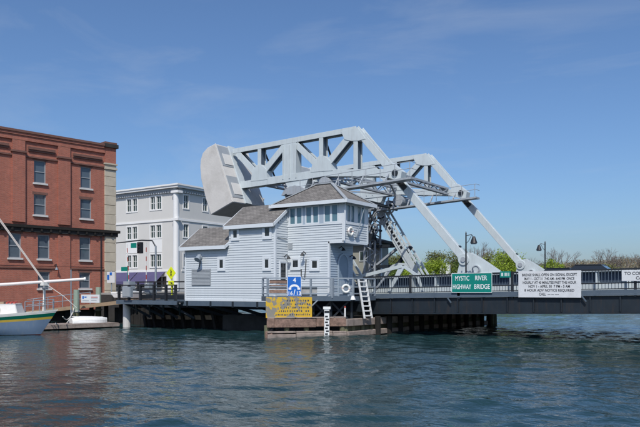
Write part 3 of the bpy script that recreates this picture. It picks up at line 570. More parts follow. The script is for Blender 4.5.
# ------------------------------------------------------------------ towers
def tower(vc, label):
    t = thing('bridge_tower', (-25, vc, 2.2), label, 'bridge tower')
    for off in (-.42, .42):
        lattice(t, 'post', (-27.2, vc + off, 2.0), (-27.1, vc + off, 9.1), .95, .12, 'steel_dull', .55)
        lattice(t, 'leg', (-26.35, vc + off, 9.0), (-22.35, vc + off, 2.9), .72, .12, 'steel', .5)
    MB().bar((-26.2, vc - .5, 8.75), (-22.5, vc - .5, 3.1), .46, .05, (0, 1, 0)).build('cover_plate', 'steel', t)
    a, b = Vector((-26.2, vc - .53, 8.75)), Vector((-22.5, vc - .53, 3.1))
    for i in range(9):
        f = .06 + i * .055; MB().bar(a + (b - a) * f, a + (b - a) * (f + .035), .2, .02, (0, 1, 0)).build('plate_opening', 'black_paint', t)
    MB().uz([(-28.0, 8.95), (-25.6, 8.95), (-26.1, 9.25), (-26.6, 9.5), (-27.3, 9.5), (-27.8, 9.25)], vc - .6, vc + .6).build('bearing_cap', 'steel_dull', t)
    for z, u in ((6.0, -24.5), (4.4, -23.4)): MB().bar((-27.1, vc, z), (u, vc, z), .22, .5, (0, 1, 0)).build('strut', 'navy', t)
    MB().bar((-24.95, vc, 4.4), (-23.7, vc, 5.9), .2, .4, (0, 1, 0)).build('knee_brace', 'navy', t); MB().bar((-26.9, vc, 4.4), (-24.6, vc, 6.0), .16, .3, (0, 1, 0)).build('knee_brace', 'steel_dull', t)
    for (u, z, rr) in ((-26.1, 8.2, .55), (-26.6, 7.3, .38), (-25.2, 8.9, .4)):
        g_ = MB().torus((u, vc - .75, z), (0, 1, 0), rr, .07, 20, 6).build('gear_wheel', 'steel_dull', t); MB().tube([(u, vc - .95, z), (u, vc + .5, z)], .09, 8).build('shaft', 'navy', g_)
        for q in range(4): MB().bar((u, vc - .75, z), (u + rr * math.cos(q * 1.57 + .4), vc - .75, z + rr * math.sin(q * 1.57 + .4)), .09, .05, (0, 1, 0)).build('spoke', 'steel_dull', g_)
    MB().box(-27.5, vc - .9, 6.55, -26.5, vc - .55, 7.0).build('motor_housing', 'navy', t); MB().bar((-27.6, vc - .62, 9.0), (-26.3, vc - .62, 6.2), .14, .1, (0, 1, 0)).build('brace', 'navy', t); MB().bar((-26.5, vc - .66, 9.0), (-27.6, vc - .66, 6.2), .14, .1, (0, 1, 0)).build('brace', 'navy', t)
    # curved rack guard at the foot
    pts = [(-26.1, 3.3)]; out = []; inn = []
    for i in range(9):
        an = R(175 - i * 20); out.append((-24.4 + 1.5 * math.cos(an), 3.2 + 1.45 * math.sin(an))); inn.append((-24.4 + 1.34 * math.cos(an), 3.2 + 1.28 * math.sin(an)))
    MB().uz(out + inn[::-1], vc - .5, vc - .4).build('rack_guard', 'steel', t)
    MB().uz([(a + .02 * (-24.4 - a), b - .06) for a, b in out] + inn[::-1], vc - .398, vc - .1).build('rack', 'navy', t)
    MB().box(-28.0, vc - .6, 1.2, -22.1, vc + .6, 2.75).build('sill_girder', 'navy', t); 
    return t
tower(NEAR, 'lattice steel tower rising behind the bridge house'); tower(FAR, 'lattice steel tower with a sloping leg beside the beige house')
pt = thing('portal_frame', (-27, 42.6, 8.6), 'dark steel portal girder joining the tower tops over the road', 'portal')
for z in (7.6, 8.7): MB().box(-27.3, NEAR + .62, z, -26.9, FAR - .62, z + .25).build('beam', 'steel_dull', pt)
k = MB()
for i in range(10):
    a = NEAR + .65 + i * .91; k.bar((-27.1, a, 7.85 if i % 2 else 8.7), (-27.1, a + .9, 8.7 if i % 2 else 7.85), .1, .08, (1, 0, 0))
k.build('lacing', 'steel_dull', pt)
MB().box(-26.6, NEAR + .9, 9.0, -25.3, NEAR + 2.4, 9.9).build('motor_housing', 'steel_dull', pt)
for q in range(3): MB().tube([(-26 + q * .5, NEAR + .7, 9.3 - q * .2), (-26 + q * .5, FAR - .7, 9.3 - q * .2)], .09, 8).build('drive_shaft', 'navy', pt)
# ------------------------------------------------------------------ bascule span
zd = lambda u: 2.25 + (u + 20.2) * .0185
def span():
    t = thing('bascule_span', (-10, 41, 2), 'steel bascule road span with dark side girder and black railing', 'bridge')
    U0, U1 = -20.6, 8.0
    def strip(name, y0, y1, a, b, m, u0=U0, u1=U1, **kw):
        return MB().hexa([(u0, y0, zd(u0) + a), (u1, y0, zd(u1) + a), (u1, y1, zd(u1) + a), (u0, y1, zd(u0) + a), (u0, y0, zd(u0) + b), (u1, y0, zd(u1) + b), (u1, y1, zd(u1) + b), (u0, y1, zd(u0) + b)]).build(name, m, t, **kw)
    strip('roadway', NEAR + .45, FAR - .45, -.25, -.1, 'asphalt')
    for y0, y1 in ((35.15, NEAR - .3), (FAR + .3, 50.05)): strip('sidewalk', y0, y1, -.12, .0, 'navy_light')
    # fascia girder: dark web tapering towards the far abutment, pale lip on top
    for yy, s in ((35.2, 1), (49.9, -1)):
        MB().hexa([(U0, yy, 1.17), (U1, yy, 1.78), (U1, yy + .12 * s, 1.78), (U0, yy + .12 * s, 1.17), (U0, yy, zd(U0) - .22), (U1, yy, zd(U1) - .22), (U1, yy + .12 * s, zd(U1) - .22), (U0, yy + .12 * s, zd(U0) - .22)]).build('fascia_girder', 'navy', t)
        strip('fascia_flange', yy - .14, yy + .2, -.215, -.13, 'navy_light'); strip('edge_angle', yy - .10, yy - .06, -.128, .06, 'navy_light')
        MB().hexa([(U0, yy - .1, 1.10), (U1, yy - .1, 1.72), (U1, yy + .24, 1.72), (U0, yy + .24, 1.10), (U0, yy - .1, 1.165), (U1, yy - .1, 1.775), (U1, yy + .24, 1.775), (U0, yy + .24, 1.165)]).build('bottom_flange', 'navy', t)
        for i in range(21):
            u = U0 + .5 + i * 1.38
            if yy < 40 and u < 2: MB().box(u - .03, yy - .09, 1.2 + (u - U0) * .0214, u + .03, yy - .002, zd(u) - .22).build('stiffener', 'navy', t)
    # through girders beside the road
    for vc in (NEAR, FAR):
        strip('main_girder', vc - .05, vc + .05, -1.0, 1.02, 'steel', -22.0, U1); strip('girder_flange', vc - .42, vc + .42, 1.022, 1.09, 'steel', -22.0, U1); strip('girder_flange', vc - .3, vc + .3, -1.07, -1.002, 'steel_dull', -22.0, U1)
        for i in range(19): 
            u = -21.3 + i * 1.5; MB().uz([(u - .035, zd(u) + .0), (u + .035, zd(u) + .0), (u + .035, zd(u) + 1.02), (u - .035, zd(u) + 1.02)], vc - .36, vc - .052).build('girder_stiffener', 'steel', t)
            MB().uz([(u + .12, zd(u) + .5), (u + 1.38, zd(u) + .524), (u + 1.38, zd(u) + 1.0), (u + .12, zd(u) + .98)], vc - .09, vc - .053).build('girder_shade_panel', 'shade_navy', t)  # dark panels added on the upper web to deepen the flange shadow
        MB().uz([(-15.5, zd(-15) + 1.0), (-12.7, zd(-15) + 1.05), (-13.5, 3.95), (-14.25, 4.45), (-14.75, 4.72), (-15.2, 4.55)], vc - .26, vc - .18).build('link_plate', 'steel', t); MB().uz([(-15.5, zd(-15) + 1.0), (-12.7, zd(-15) + 1.05), (-13.5, 3.95), (-14.25, 4.45), (-14.75, 4.72), (-15.2, 4.55)], vc + .18, vc + .26).build('link_plate', 'steel', t)
        MB().tube([(-14.25, vc - .45, 3.72), (-14.25, vc + .45, 3.72)], .24, 18).build('plate_hub', 'steel', t); MB().torus((-14.25, vc - .45, 3.72), (0, 1, 0), .2, .045).build('plate_rim', 'steel_dull', t)
    # floor beams
    for i in range(9):
        u = -20 + i * 3.2; MB().box(u - .1, 35.4, 1.35 + (u + 20) * .02, u + .1, 49.7, zd(u) - .26).build('floor_beam', 'navy', t)
    # railing
    for yy in (35.18, 50.0):
        tr = strip('top_rail', yy - .05, yy + .05, 1.0, 1.09, 'black_paint'); strip('mid_rail', yy - .03, yy + .03, .36, .42, 'black_paint')
        strip('bottom_rail', yy - .03, yy + .03, .09, .13, 'black_paint')
        n = 190 if yy < 40 else 60; bm_ = None
        for i in range(n):
            u = U0 + .1 + i * (.15 if yy < 40 else .47); 
            if bm_ is None: bm_ = MB().box(u - .011, yy - .011, zd(u) + .13, u + .011, yy + .011, zd(u) + 1.0).build('baluster', 'navy_light', t); u00 = u
            else: rep(bm_, t, (u - u00, 0, (u - u00) * .0185))
        for i in range(10):
            u = U0 + .15 + i * 2.96; w = .06 if i % 2 else .08
            MB().box(u - w, yy - w, zd(u) - .3, u + w, yy + w, zd(u) + 1.1).build('railing_post', 'black_paint', t)
    for u in (-15.0, -7.9): MB().bar((u - .14, 35.05, zd(u) - .24), (u + .06, 35.05, zd(u) - .5), .06, .06, (0, 1, 0)).build('bracket', 'navy_light', t)
    return t
sp = span()
# sloping tail girder and safety barrier at the span's heel
tg = thing('heel_barrier', (-21, 34.6, 2.2), 'pale sloping barrier beam at the heel of the span by the ladder', 'barrier')
MB().bar((-21.9, 35.9, 3.22), (-18.4, 35.9, 3.95), .2, .12, (0, 1, 0)).build('beam', 'steel', tg); MB().uz([(-18.6, 3.9), (-18.2, 3.98), (-17.3, 3.4), (-17.0, 2.4), (-17.12, 2.4), (-17.45, 3.3), (-18.25, 3.82), (-19.2, 2.4), (-19.34, 2.4)], 35.87, 35.97).build('frame', 'steel', tg)
MB().bar((-20.4, 35.92, 2.3), (-19.2, 35.92, 3.7), .12, .1, (0, 1, 0)).build('stay', 'steel_dull', tg)
# ------------------------------------------------------------------ approach span and pier behind the bridge house
ap = thing('approach_span', (-34, 41, 1.4), 'dark approach span carrying the road from the bank to the towers', 'bridge')
MB().box(-42, 36.2, 1.75, -20.7, 49, 2.14).build('deck', 'navy', ap); MB().box(-42, 37.7, 2.145, -20.7, 47.1, 2.18).build('roadway', 'asphalt', ap)
for yy in (36.3, 48.9):
    MB().box(-42, yy - .06, 1.2, -20.8, yy + .06, 1.748).build('girder', 'navy', ap); MB().box(-42, yy - .05, 3.1, -28.3, yy + .05, 3.19).build('top_rail', 'black_paint', ap); MB().box(-42, yy - .03, 2.6, -28.3, yy + .03, 2.66).build('mid_rail', 'black_paint', ap)
    for i in range(8): MB().box(-41.8 + i * 1.9, yy - .06, 2.142, -41.68 + i * 1.9, yy + .06, 3.098).build('railing_post', 'black_paint', ap)
pier = thing('bridge_pier', (-24, 42, -1), 'dark masonry and timber pier carrying the towers', 'pier')
MB().prism([(-29.5, 32.6, -1), (-21.2, 33.4, -1), (-20.4, 49.3, -1), (-29.5, 49.3, -1)], (0, 0, 1.95)).build('masonry', 'stone_dark', pier)
for i, (u, v) in enumerate(((-27, 37.4), (-22.6, 37.4), (-27, 47.8), (-22.6, 47.8))): MB().box(u - .6, v - .6, .95, u + .6, v + .6, 1.198).build('bearing_block', 'concrete_grey', pier)
# timber bulkhead at the bank under the approach
bk = thing('timber_bulkhead', (-34, 33.6, 0), 'black timber bulkhead with tan wale under the bridge house', 'bulkhead')
for i in range(46):
    u = -41.2 + i * .26; h = 1.15 + random.uniform(-.1, .1); MB().box(u, 33.6 + random.uniform(-.03, .03), -1, u + .24, 33.85, h).build('plank', 'wood_dark', bk)
for i in range(6):
    u = -37.6 + i * 1.13; MB().box(u, 33.2, .46 + i * .02, u + 1.1, 33.45, .74 + i * .025).build('wale', 'wood_tan', bk, bevel=.02)
for i in range(8):
    u = -37.3 + i * .95; MB().bar((u - .25, 33.12, 1.2), (u + .3, 33.08, -.6), .2, .2, (0, 1, 0)).build('raking_pile', 'wood_dark', bk)
# ------------------------------------------------------------------ timber fender
fe = thing('timber_fender', (-20, 32, 0), 'weathered timber fender running from the yellow sign back under the bridge', 'fender')
F = [Vector((-24.2, 31.2, 0)), Vector((-22.9, 28.85, 0)), Vector((-19.75, 31.9, 0)), Vector((-18.2, 49.5, 0))]
def seg_timbers(a, b, zs, m, ln, off):
    d = (b - a); Ltot = d.length; d.normalize(); n = Vector((d.y, -d.x, 0)); s = 0
    while s < Ltot - .05:
        e = min(Ltot, s + ln * random.uniform(.8, 1.2))
        for (z0, z1, dep, o2) in zs:
            jz = random.uniform(-.025, .025); jd = random.uniform(-.03, .03); P = lambda q, w, z: a + d * q + n * w + Vector((0, 0, z))
            MB().hexa([P(s + .01, off + o2 + jd - dep, z0 + jz), P(e - .01, off + o2 + jd - dep, z0 + jz), P(e - .01, off + o2 + jd, z0 + jz), P(s + .01, off + o2 + jd, z0 + jz), P(s + .01, off + o2 + jd - dep, z1 + jz), P(e - .01, off + o2 + jd - dep, z1 + jz), P(e - .01, off + o2 + jd, z1 + jz), P(s + .01, off + o2 + jd, z1 + jz)]).build('timber', m, fe, bevel=.025)
        s = e
def seg_piles(a, b, step, r, top, m, off, jit=.06):
    d = (b - a); Ltot = d.length; d.normalize(); n = Vector((d.y, -d.x, 0)); k = int(Ltot / step)
    for i in range(k + 1):
        p = a + d * (i * Ltot / k) + n * off; tt = top + random.uniform(-.15, .1); MB().tube([p + Vector((random.uniform(-jit, jit), random.uniform(-jit, jit), -1.5)), p + Vector((0, 0, tt))], r * 1.1, 9, r).build('pile', m, fe)
random.seed(11)
seg_timbers(F[0], F[1], ((.5, 1.0, .4, 0), (-.1, .3, .4, .12)), 'wood_brown', 2.8, 0)
seg_timbers(F[1], F[2], ((.52, .98, .42, 0),), 'wood_brown', 2.6, 0)
seg_timbers(F[1], F[2], ((-.08, .17, .45, .16), (.19, .3, .4, .1)), 'wood_grey', 1.7, 0)
seg_timbers(F[1], F[2], ((.985, 1.06, .5, -.02),), 'wood_grey', 1.9, 0)
seg_piles(F[1], F[2], .95, .15, .7, 'weed_wood', -.3)
seg_timbers(F[2], F[3], ((.55, .95, .35, 0), (-.05, .25, .4, .12)), 'wood_grey', 2.4, 0)
seg_timbers(F[2] + Vector((-.32, 0, 0)), F[3] + Vector((-.32, 0, 0)), ((.2, .62, .1, 0),), 'weed_wood', 1.7, 0)
Fm = F[2].lerp(F[3], .16)
seg_piles(Fm, F[3], 1.15, .17, 1.0, 'wood_dark', .16)
seg_piles(F[2], Fm, .9, .15, .75, 'weed_wood', -.3)
for i in range(5):  # end cluster beyond the bridge
    MB().tube([(-18.1 + .12 * math.cos(i * 1.3) * 2.2, 50.2 + .25 * math.sin(i * 1.3) * 2, -1.5), (-18.1 + .2 * math.cos(i * 1.3), 50.2 + .2 * math.sin(i * 1.3), 1.25)], .2, 9, .17).build('pile', 'weed_wood', fe)
# ------------------------------------------------------------------ service platform in front of the bridge house
pl = thing('service_platform', (-22, 31, 2), 'blue grey steel service platform with pipe railing in front of the bridge house', 'platform')
G = [Vector((-24.0, 30.9, 0)), Vector((-23.9, 29.75, 0)), Vector((-23.15, 29.2, 0)), Vector((-19.7, 32.5, 0)), Vector((-19.75, 35.0, 0))]
MB().prism([(g.x, g.y, 1.98) for g in G] + [(-24.0, 35.0, 1.98)], (0, 0, .1)).build('deck', 'navy_light', pl)
for a, b in zip(G[1:-1], G[2:]):
    d = (b - a).normalized(); n = Vector((d.y, -d.x, 0)); z = Vector((0, 0, 1))
    MB().bar(a + n * .06 + z * 2.07, b + n * .06 + z * 2.07, .26, .08, n).build('edge_beam', 'navy_light', pl)
    ns = max(1, round((b - a).length / 1.28)); cnt = ns
    for i in range(ns + 1):
        p = a + (b - a) * i / ns + n * .02
        if a is G[1] and i == ns: continue
        w = .09 if (a is G[2] and i == 3) else .045
        MB().box(p.x - w, p.y - w, 2.1, p.x + w, p.y + w, 3.2).build('railing_post', 'rail_grey', pl)
    for hh in (3.2, 2.72, 2.34): MB().bar(a + n * .02 + z * hh, b + n * .02 + z * hh, .07, .07, n).build('rail', 'rail_grey', pl)
e0 = (G[3] - G[2]).normalized(); en = Vector((e0.y, -e0.x, 0))
pf = Fr(G[2], e0, en)
for x0, z0 in ((.1, 2.36), (.1, 2.62), (.12, 2.9)): pf.box(MB(), x0, x0 + .95, -.12, -.03, z0, z0 + .2).build('board', 'wood_brown', pl, bevel=.01)
pf.box(MB(), 1.35, 2.75, -.07, -.03, 2.2, 2.72).build('plywood_panel', 'ply', pl)
for x in (.4, 1.6, 2.6, 3.6, 4.8):     # supports below the deck
    MB().tube([pf.P(x, -.5, -.5), pf.P(x, -.5, 1.97)], .09, 8).build('column', 'navy', pl)
for x in (1.6, 2.6, 3.6): 
    MB().bar(pf.P(x, -.46, .9), pf.P(x + 1, -.46, 1.9), .1, .05, en).build('brace', 'navy', pl); MB().bar(pf.P(x + 1, -.5, .9), pf.P(x, -.5, 1.9), .1, .05, en).build('brace', 'navy', pl)
MB().bar(pf.P(2.35, .1, 1.6), pf.P(2.75, .1, 1.98), .06, .06, en).build('brace', 'rail_grey', pl)
# ------------------------------------------------------------------ bridge house
def boards(parent, fr, x0, x1, z0, z1, m, clip=None):
    hgt = .142; n = round((z1 - z0) / hgt); hgt = (z1 - z0) / n; src = None
    for i in range(n):
        z = z0 + i * hgt; a, b = (x0, x1) if not clip else clip(z, z + hgt)
        if b - a < .05: continue
        if src is None or clip:
            P = fr.P; t0, t1 = .034, .01
            o = MB().hexa([P(a, t0, z + .002), P(b, t0, z + .002), P(b, -.01, z + .002), P(a, -.01, z + .002), P(a, t1, z + hgt), P(b, t1, z + hgt), P(b, -.01, z + hgt), P(a, -.01, z + hgt)]).build('clapboard', m, parent)
            if not clip: src, z00 = o, z
        else: rep(src, parent, (0, 0, z - z00))
def bridge_house():
    t = thing('bridge_house', (-26, 32, 1.93), 'white clapboard bridge house with stepped grey shingle roofs and glazed control room', 'building')
    ba = 1.93
    FL = Fr((0, 31, 0), (1, 0, 0), (0, -1, 0)); FO = Fr((0, 32.2, 0), (1, 0, 0), (0, -1, 0)); SH = Fr((-24.03, 0, 0), (0, 1, 0), (1, 0, 0)); SO = Fr((-20.13, 0, 0), (0, 1, 0), (1, 0, 0)); SL = Fr((-21.1, 0, 0), (0, 1, 0), (1, 0, 0)); WL = Fr((-31.16, 0, 0), (0, -1, 0), (-1, 0, 0)); WH = Fr((-27.54, 0, 0), (0, -1, 0), (-1, 0, 0))
    # cores
    MB().box(-31.16, 31, ba, -27.54, 34.0, 5.2).build('wall', 'siding', t); MB().box(-27.538, 31.001, ba, -24.03, 34.0, 6.38).build('wall', 'siding', t)
    MB().box(-24.028, 32.2, ba, -21.1, 34.8, 5.3).build('wall', 'siding_shaded', t); MB().box(-24.026, 32.201, 5.302, -20.13, 34.8, 7.5).build('wall', 'siding', t)
    boards(t, FL, -31.1, -27.54, ba, 5.2, 'siding'); boards(t, FL, -27.535, -24.08, ba, 6.36, 'siding')
    boards(t, SH, 31.06, 32.2, ba, 6.4, 'siding'); boards(t, FO, -23.99, -21.16, ba, 5.3, 'siding'); boards(t, FO, -23.99, -20.2, 5.3, 6.25, 'siding'); boards(t, SO, 32.27, 34.74, 5.3, 6.25, 'siding')
    boards(t, SL, 32.27, 34.74, ba, 5.28, 'siding_shaded')  # sheltered wall: overhang shade is in the board colour
    # gables of the two lower roofs
    pit = .72
    def gclip(v0, zb): 
        def f(z0, z1): q = v0 + max(0, (z1 - zb)) / pit; return (q, 34.0)
        return f
    MB().prism([(-24.05, 31.0, 6.38), (-24.05, 32.6, 6.38 + 1.6 * pit - .12), (-24.05, 34.0, 6.38)], (-3.44, 0, 0)).build('gable_wall', 'siding', t)
    boards(t, SH, 31.1, 32.2, 6.4, 7.35, 'siding', lambda a, b: (31.05 + (b - 6.4) / pit + .1, 32.2))
    MB().prism([(-31.14, 31.0, 5.2), (-31.14, 32.5, 5.2 + 1.5 * pit - .1), (-31.14, 34.0, 5.2)], (3.5, 0, 0)).build('gable_wall', 'siding', t)
    # roofs: thick shingle planes with white fascia
    def pitched(u0, u1, v0, vr, v1, ze, name='roof'):
        zr = ze + (vr - v0) * pit; th = .1
        r = MB().hexa([(u0, v0, ze), (u1, v0, ze), (u1, vr, zr), (u0, vr, zr), (u0, v0, ze + th), (u1, v0, ze + th), (u1, vr, zr + th), (u0, vr, zr + th)]).build(name, 'shingle', t)
        MB().hexa([(u0, vr + .002, zr), (u1, vr + .002, zr), (u1, v1, zr - (v1 - vr) * pit), (u0, v1, zr - (v1 - vr) * pit), (u0, vr + .002, zr + th), (u1, vr + .002, zr + th), (u1, v1, zr - (v1 - vr) * pit + th), (u0, v1, zr - (v1 - vr) * pit + th)]).build(name, 'shingle', t)
        MB().box(u0 - .02, v0 - .05, ze - .14, u1 + .02, v0 - .002, ze + .075).build('fascia', 'trim', r)
        for u in (u0 - .05, u1 + .002):
            MB().hexa([(u, v0 - .05, ze - .12), (u + .048, v0 - .05, ze - .12), (u + .048, vr, zr - .12), (u, vr, zr - .12), (u, v0 - .05, ze + .08), (u + .048, v0 - .05, ze + .08), (u + .048, vr, zr + .08), (u, vr, zr + .08)]).build('rake_board', 'trim', r)
        return r
    pitched(-31.42, -27.56, 30.7, 32.5, 34.3, 5.16); pitched(-27.72, -23.93, 30.75, 32.55, 34.3, 6.32)
    # hipped control room roof
    e0, e1, f0, f1, ze, zr = -25.05, -19.72, 31.82, 35.15, 7.52, 8.8; ra, rb, rv = -22.9, -21.75, 33.5
    hp = MB(); c = [(e0, f0, ze), (e1, f0, ze), (e1, f1, ze), (e0, f1, ze)]; r0, r1 = (ra, rv, zr), (rb, rv, zr)
    hp.poly([c[0], c[1], r1, r0]); hp.poly([c[1], c[2], r1]); hp.poly([c[2], c[3], r0, r1]); hp.poly([c[3], c[0], r0]); hp.poly(c[::-1]); hip = hp.build('hipped_roof', 'shingle', t)
    for a, b in ((c[0], c[1]), (c[1], c[2]), (c[2], c[3]), (c[3], c[0])):
        A, B = Vector(a), Vector(b); d = (B - A).normalized(); n = Vector((d.y, -d.x, 0)); MB().bar(A + n * .03 - d * .05 + Vector((0, 0, -.04)), B + n * .03 + d * .05 + Vector((0, 0, -.04)), .2, .06, n).build('gutter', 'trim', hip)
    for a, b in ((c[0], r0), (c[1], r1), (c[2], r1), (c[3], r0), (r0, r1)): MB().bar(Vector(a) + Vector((0, 0, .03)), Vector(b) + Vector((0, 0, .03)), .2, .05, (0, 0, 1)).build('hip_cap', 'louvre', hip)
    MB().tube([(-19.78, 31.86, 7.5), (-19.95, 32.08, 7.25), (-20.02, 32.1, 5.3)], .045, 6).build('downspout', 'trim', hip)
    # corner boards
    for x, y, z0, z1 in ((-31.16, 31, ba, 5.14), (-24.03, 31, ba, 6.4), (-21.1, 32.2, ba, 5.29), (-20.13, 32.2, 5.25, 7.48), (-20.13, 34.8, 5.25, 7.48), (-24.03, 32.2, 6.6, 7.48)):
        MB().box(x - .07, y - .05, z0, x + .055, y + .07, z1).build('corner_board', 'trim', t)
    FO.box(MB(), -21.13, -20.06, -.05, .05, 5.18, 5.296).build('sill_board', 'trim', t); SO.box(MB(), 32.26, 34.8, -.02, .05, 5.18, 5.296).build('sill_board', 'trim', t)
    MB().box(-21.09, 32.21, 5.19, -20.14, 34.79, 5.3).build('overhang_soffit', 'siding_shaded', t)
    FL.box(MB(), -31.2, -24.0, -.2, .06, 1.86, 2.0).build('skirt_board', 'trim', t)
    # small windows
    for x0, x1, z0, z1 in ((-28.3, -27.93, 3.83, 4.42), (-24.78, -24.42, 3.78, 4.36), (-27.2, -26.82, 5.63, 6.17), (-24.78, -24.36, 5.62, 6.2)): window(FL, t, x0, x1, z0, z1, .05, .02, .07, 'trim', 'glass', 1, 1, gd=.05, casing=.13, cm='trim', cd=.085)
    for x0, x1, z0, z1 in ((-23.65, -23.18, 3.83, 4.33), (-22.28, -21.84, 3.76, 4.26)): window(FO, t, x0, x1, z0, z1, .05, .02, .07, 'trim', 'glass', 1, 1, gd=.05, casing=.13, cm='trim', cd=.085)
    window(SH, t, 31.42, 32.0, 3.05, 4.15, .05, .02, .07, 'trim', 'glass', 1, 1, gd=.05, casing=.08, cm='trim', cd=.085)
    v = FO.box(MB(), -23.93, -23.65, .03, .07, 4.95, 5.3).build('vent', 'louvre', t)
    # louvred panel and lamp
    lv = FL.box(MB(), -30.62, -29.0, .0, .05, 2.8, 3.86).build('louvre_panel', 'louvre', t)
    for i in range(12): z = 2.84 + i * .085; MB().hexa([FL.P(-30.58, .085, z), FL.P(-29.04, .085, z), FL.P(-29.04, .05, z), FL.P(-30.58, .05, z), FL.P(-30.58, .06, z + .075), FL.P(-29.04, .06, z + .075), FL.P(-29.04, .05, z + .075), FL.P(-30.58, .05, z + .075)]).build('slat', 'louvre', lv)
    for k, (fr, x, z) in enumerate(((FL, -29.75, 4.55),)):
        l = MB().tube([fr.P(x, .03, z), fr.P(x, .3, z), fr.P(x + .05, .45, z - .1)], .05, 6).build('floodlight', 'rail_grey', t); MB().tube([fr.P(x + .05, .3, z + .12), fr.P(x + .1, .55, z - .16)], .1, 10, .2).build('lamp_head', 'rail_grey', l); fr.box(MB(), x - .2, x, .02, .2, z - .08, z + .2).build('junction_box', 'trim', l)
        MB().tube([fr.P(x - .1, .04, z), fr.P(x - .2, .04, z - .5), fr.P(x - .3, .04, z - .9)], .025, 5).build('cable', 'black_paint', l)
    for fr, x, z in ((FO, -22.72, 4.66), (SH, 31.85, 4.5), (SL, 33.2, 4.95), (SL, 34.4, 4.5)):
        l = MB().tube([fr.P(x, .03, z), fr.P(x, .2, z + .1), fr.P(x, .32, z)], .03, 6).build('wall_lamp', 'black_paint', t); MB().tube([fr.P(x, .32, z + .02), fr.P(x, .34, z - .14)], .05, 8, .13).build('shade', 'black_paint', l)
    lb = MB().tube([FO.P(-23.0, .05, 3.75), FO.P(-23.0, .05, 3.3), FO.P(-22.75, .06, 3.2), FO.P(-22.65, .06, 4.3)], .03, 6).build('hose', 'black_paint', t)
    pb = MB().tube([SH.P(31.15, .06, 5.6), SH.P(32.0, .1, 5.55)], .025, 5).build('conduit', 'rail_grey', t)
    # control room glazing
    FO.box(MB(), -24.0, -20.19, -.01, .06, 6.25, 6.33).build('window_sill', 'trim', t); FO.box(MB(), -24.0, -20.19, -.01, .05, 7.40, 7.5).build('head_board', 'trim', t)
    SO.box(MB(), 32.26, 34.76, -.01, .06, 6.25, 6.33).build('window_sill', 'trim', t); SO.box(MB(), 32.26, 34.76, -.01, .05, 7.40, 7.5).build('head_board', 'trim', t)
    for x0, x1 in ((-23.88, -22.9), (-22.72, -21.74), (-21.44, -20.44)): window(FO, t, x0, x1, 6.335, 7.395, .08, .0, .055, 'trim', 'glass_blue', 2, 1, .14, gd=.02)
    for x0, x1 in ((-22.898, -22.722), (-21.738, -21.442), (-20.438, -20.21)): FO.box(MB(), x0, x1, -.01, .045, 6.335, 7.395).build('pier_panel', 'siding_shaded' if x0 < -21 else 'trim', t)
    for x0, x1 in ((32.45, 33.35), (33.6, 34.5)): window(SO, t, x0, x1, 6.335, 7.395, .07, .0, .055, 'trim', 'glass_blue', 2, 1, .12, gd=.02)
    for x0, x1 in ((32.27, 32.448), (33.352, 33.598), (34.502, 34.74)): SO.box(MB(), x0, x1, -.01, .045, 6.335, 7.395).build('pier_panel', 'trim', t)
    # arched blue door on the sheltered side
    arc = [(33.05, 2.1)] + [(33.6 - .55 * math.cos(R(a)), 4.0 + .55 * math.sin(R(a)) * 1.15) for a in range(0, 181, 20)] + [(34.15, 2.1)]
    dr = MB().prism([SL.P(a, .02, b) for a, b in arc], (.06, 0, 0)).build('door', 'blue_door', t)
    for q in range(len(arc) - 1): MB().bar(SL.P(arc[q][0], .09, arc[q][1]), SL.P(arc[q + 1][0], .09, arc[q + 1][1]), .09, .06, (1, 0, 0)).build('door_frame', 'siding_shaded', dr)
    SL.box(MB(), 33.2, 34.0, .08, .11, 2.3, 3.1).build('door_panel', 'siding_shaded', dr); MB().tube([SL.P(33.98, .09, 3.15), SL.P(33.98, .18, 3.15)], .05, 8).build('handle', 'trim', dr)
    # steel carrying the house out over the water
    for v in (31.05, 33.5): MB().box(-36.6, v - .1, 1.55, -24.1, v + .12, 1.855).build('carrying_beam', 'navy_light', t)
    for u in (-31.0, -29.0, -27.2, -25.3):
        MB().bar((u, 31.06, 1.56), (u + 1.1, 33.55, .75), .16, .16, (1, 0, 0)).build('raking_strut', 'navy', t); MB().box(u - .07, 30.93, 1.5, u + .07, 30.948, 1.86).build('beam_stiffener', 'navy', t)
bridge_house()
# dark catwalk west of the house
cw = thing('catwalk', (-34, 30.6, 1.7), 'black railed steel catwalk between the bank and the bridge house', 'catwalk')
MB().box(-37.0, 30.4, 1.72, -31.3, 36.15, 1.82).build('deck', 'navy', cw); MB().box(-37.0, 30.3, 1.6, -31.3, 30.38, 1.86).build('edge_beam', 'navy_light', cw)
for u in (-36.8, -35.8, -34.7, -33.4, -32.3, -31.45): MB().box(u - .07, 30.31, 1.86, u + .07, 30.45, 2.85).build('railing_post', 'black_paint', cw)
for z in (2.3, 2.55, 2.82): MB().box(-37.0, 30.33, z, -31.32, 30.40, z + .06).build('rail', 'black_paint', cw)
for u in (-36.5, -35.2, -33.9, -32.4):
    MB().bar((u, 30.5, 1.7), (u + 1.2, 31.8, .7), .13, .13, (1, 0, 0)).build('bracket', 'navy', cw); MB().bar((u + 1.2, 30.5, 1.7), (u + .2, 31.5, .9), .1, .1, (1, 0, 0)).build('bracket', 'navy', cw)
cp = tag(MB().tube([(-37.0, 31.2, -1.5), (-37.0, 31.2, 1.7)], .27, 12, .25).build('concrete_post', 'concrete_pale', None, o=(-37.0, 31.2, 0)), 'pale concrete post rising from the water at the catwalk end', 'post')
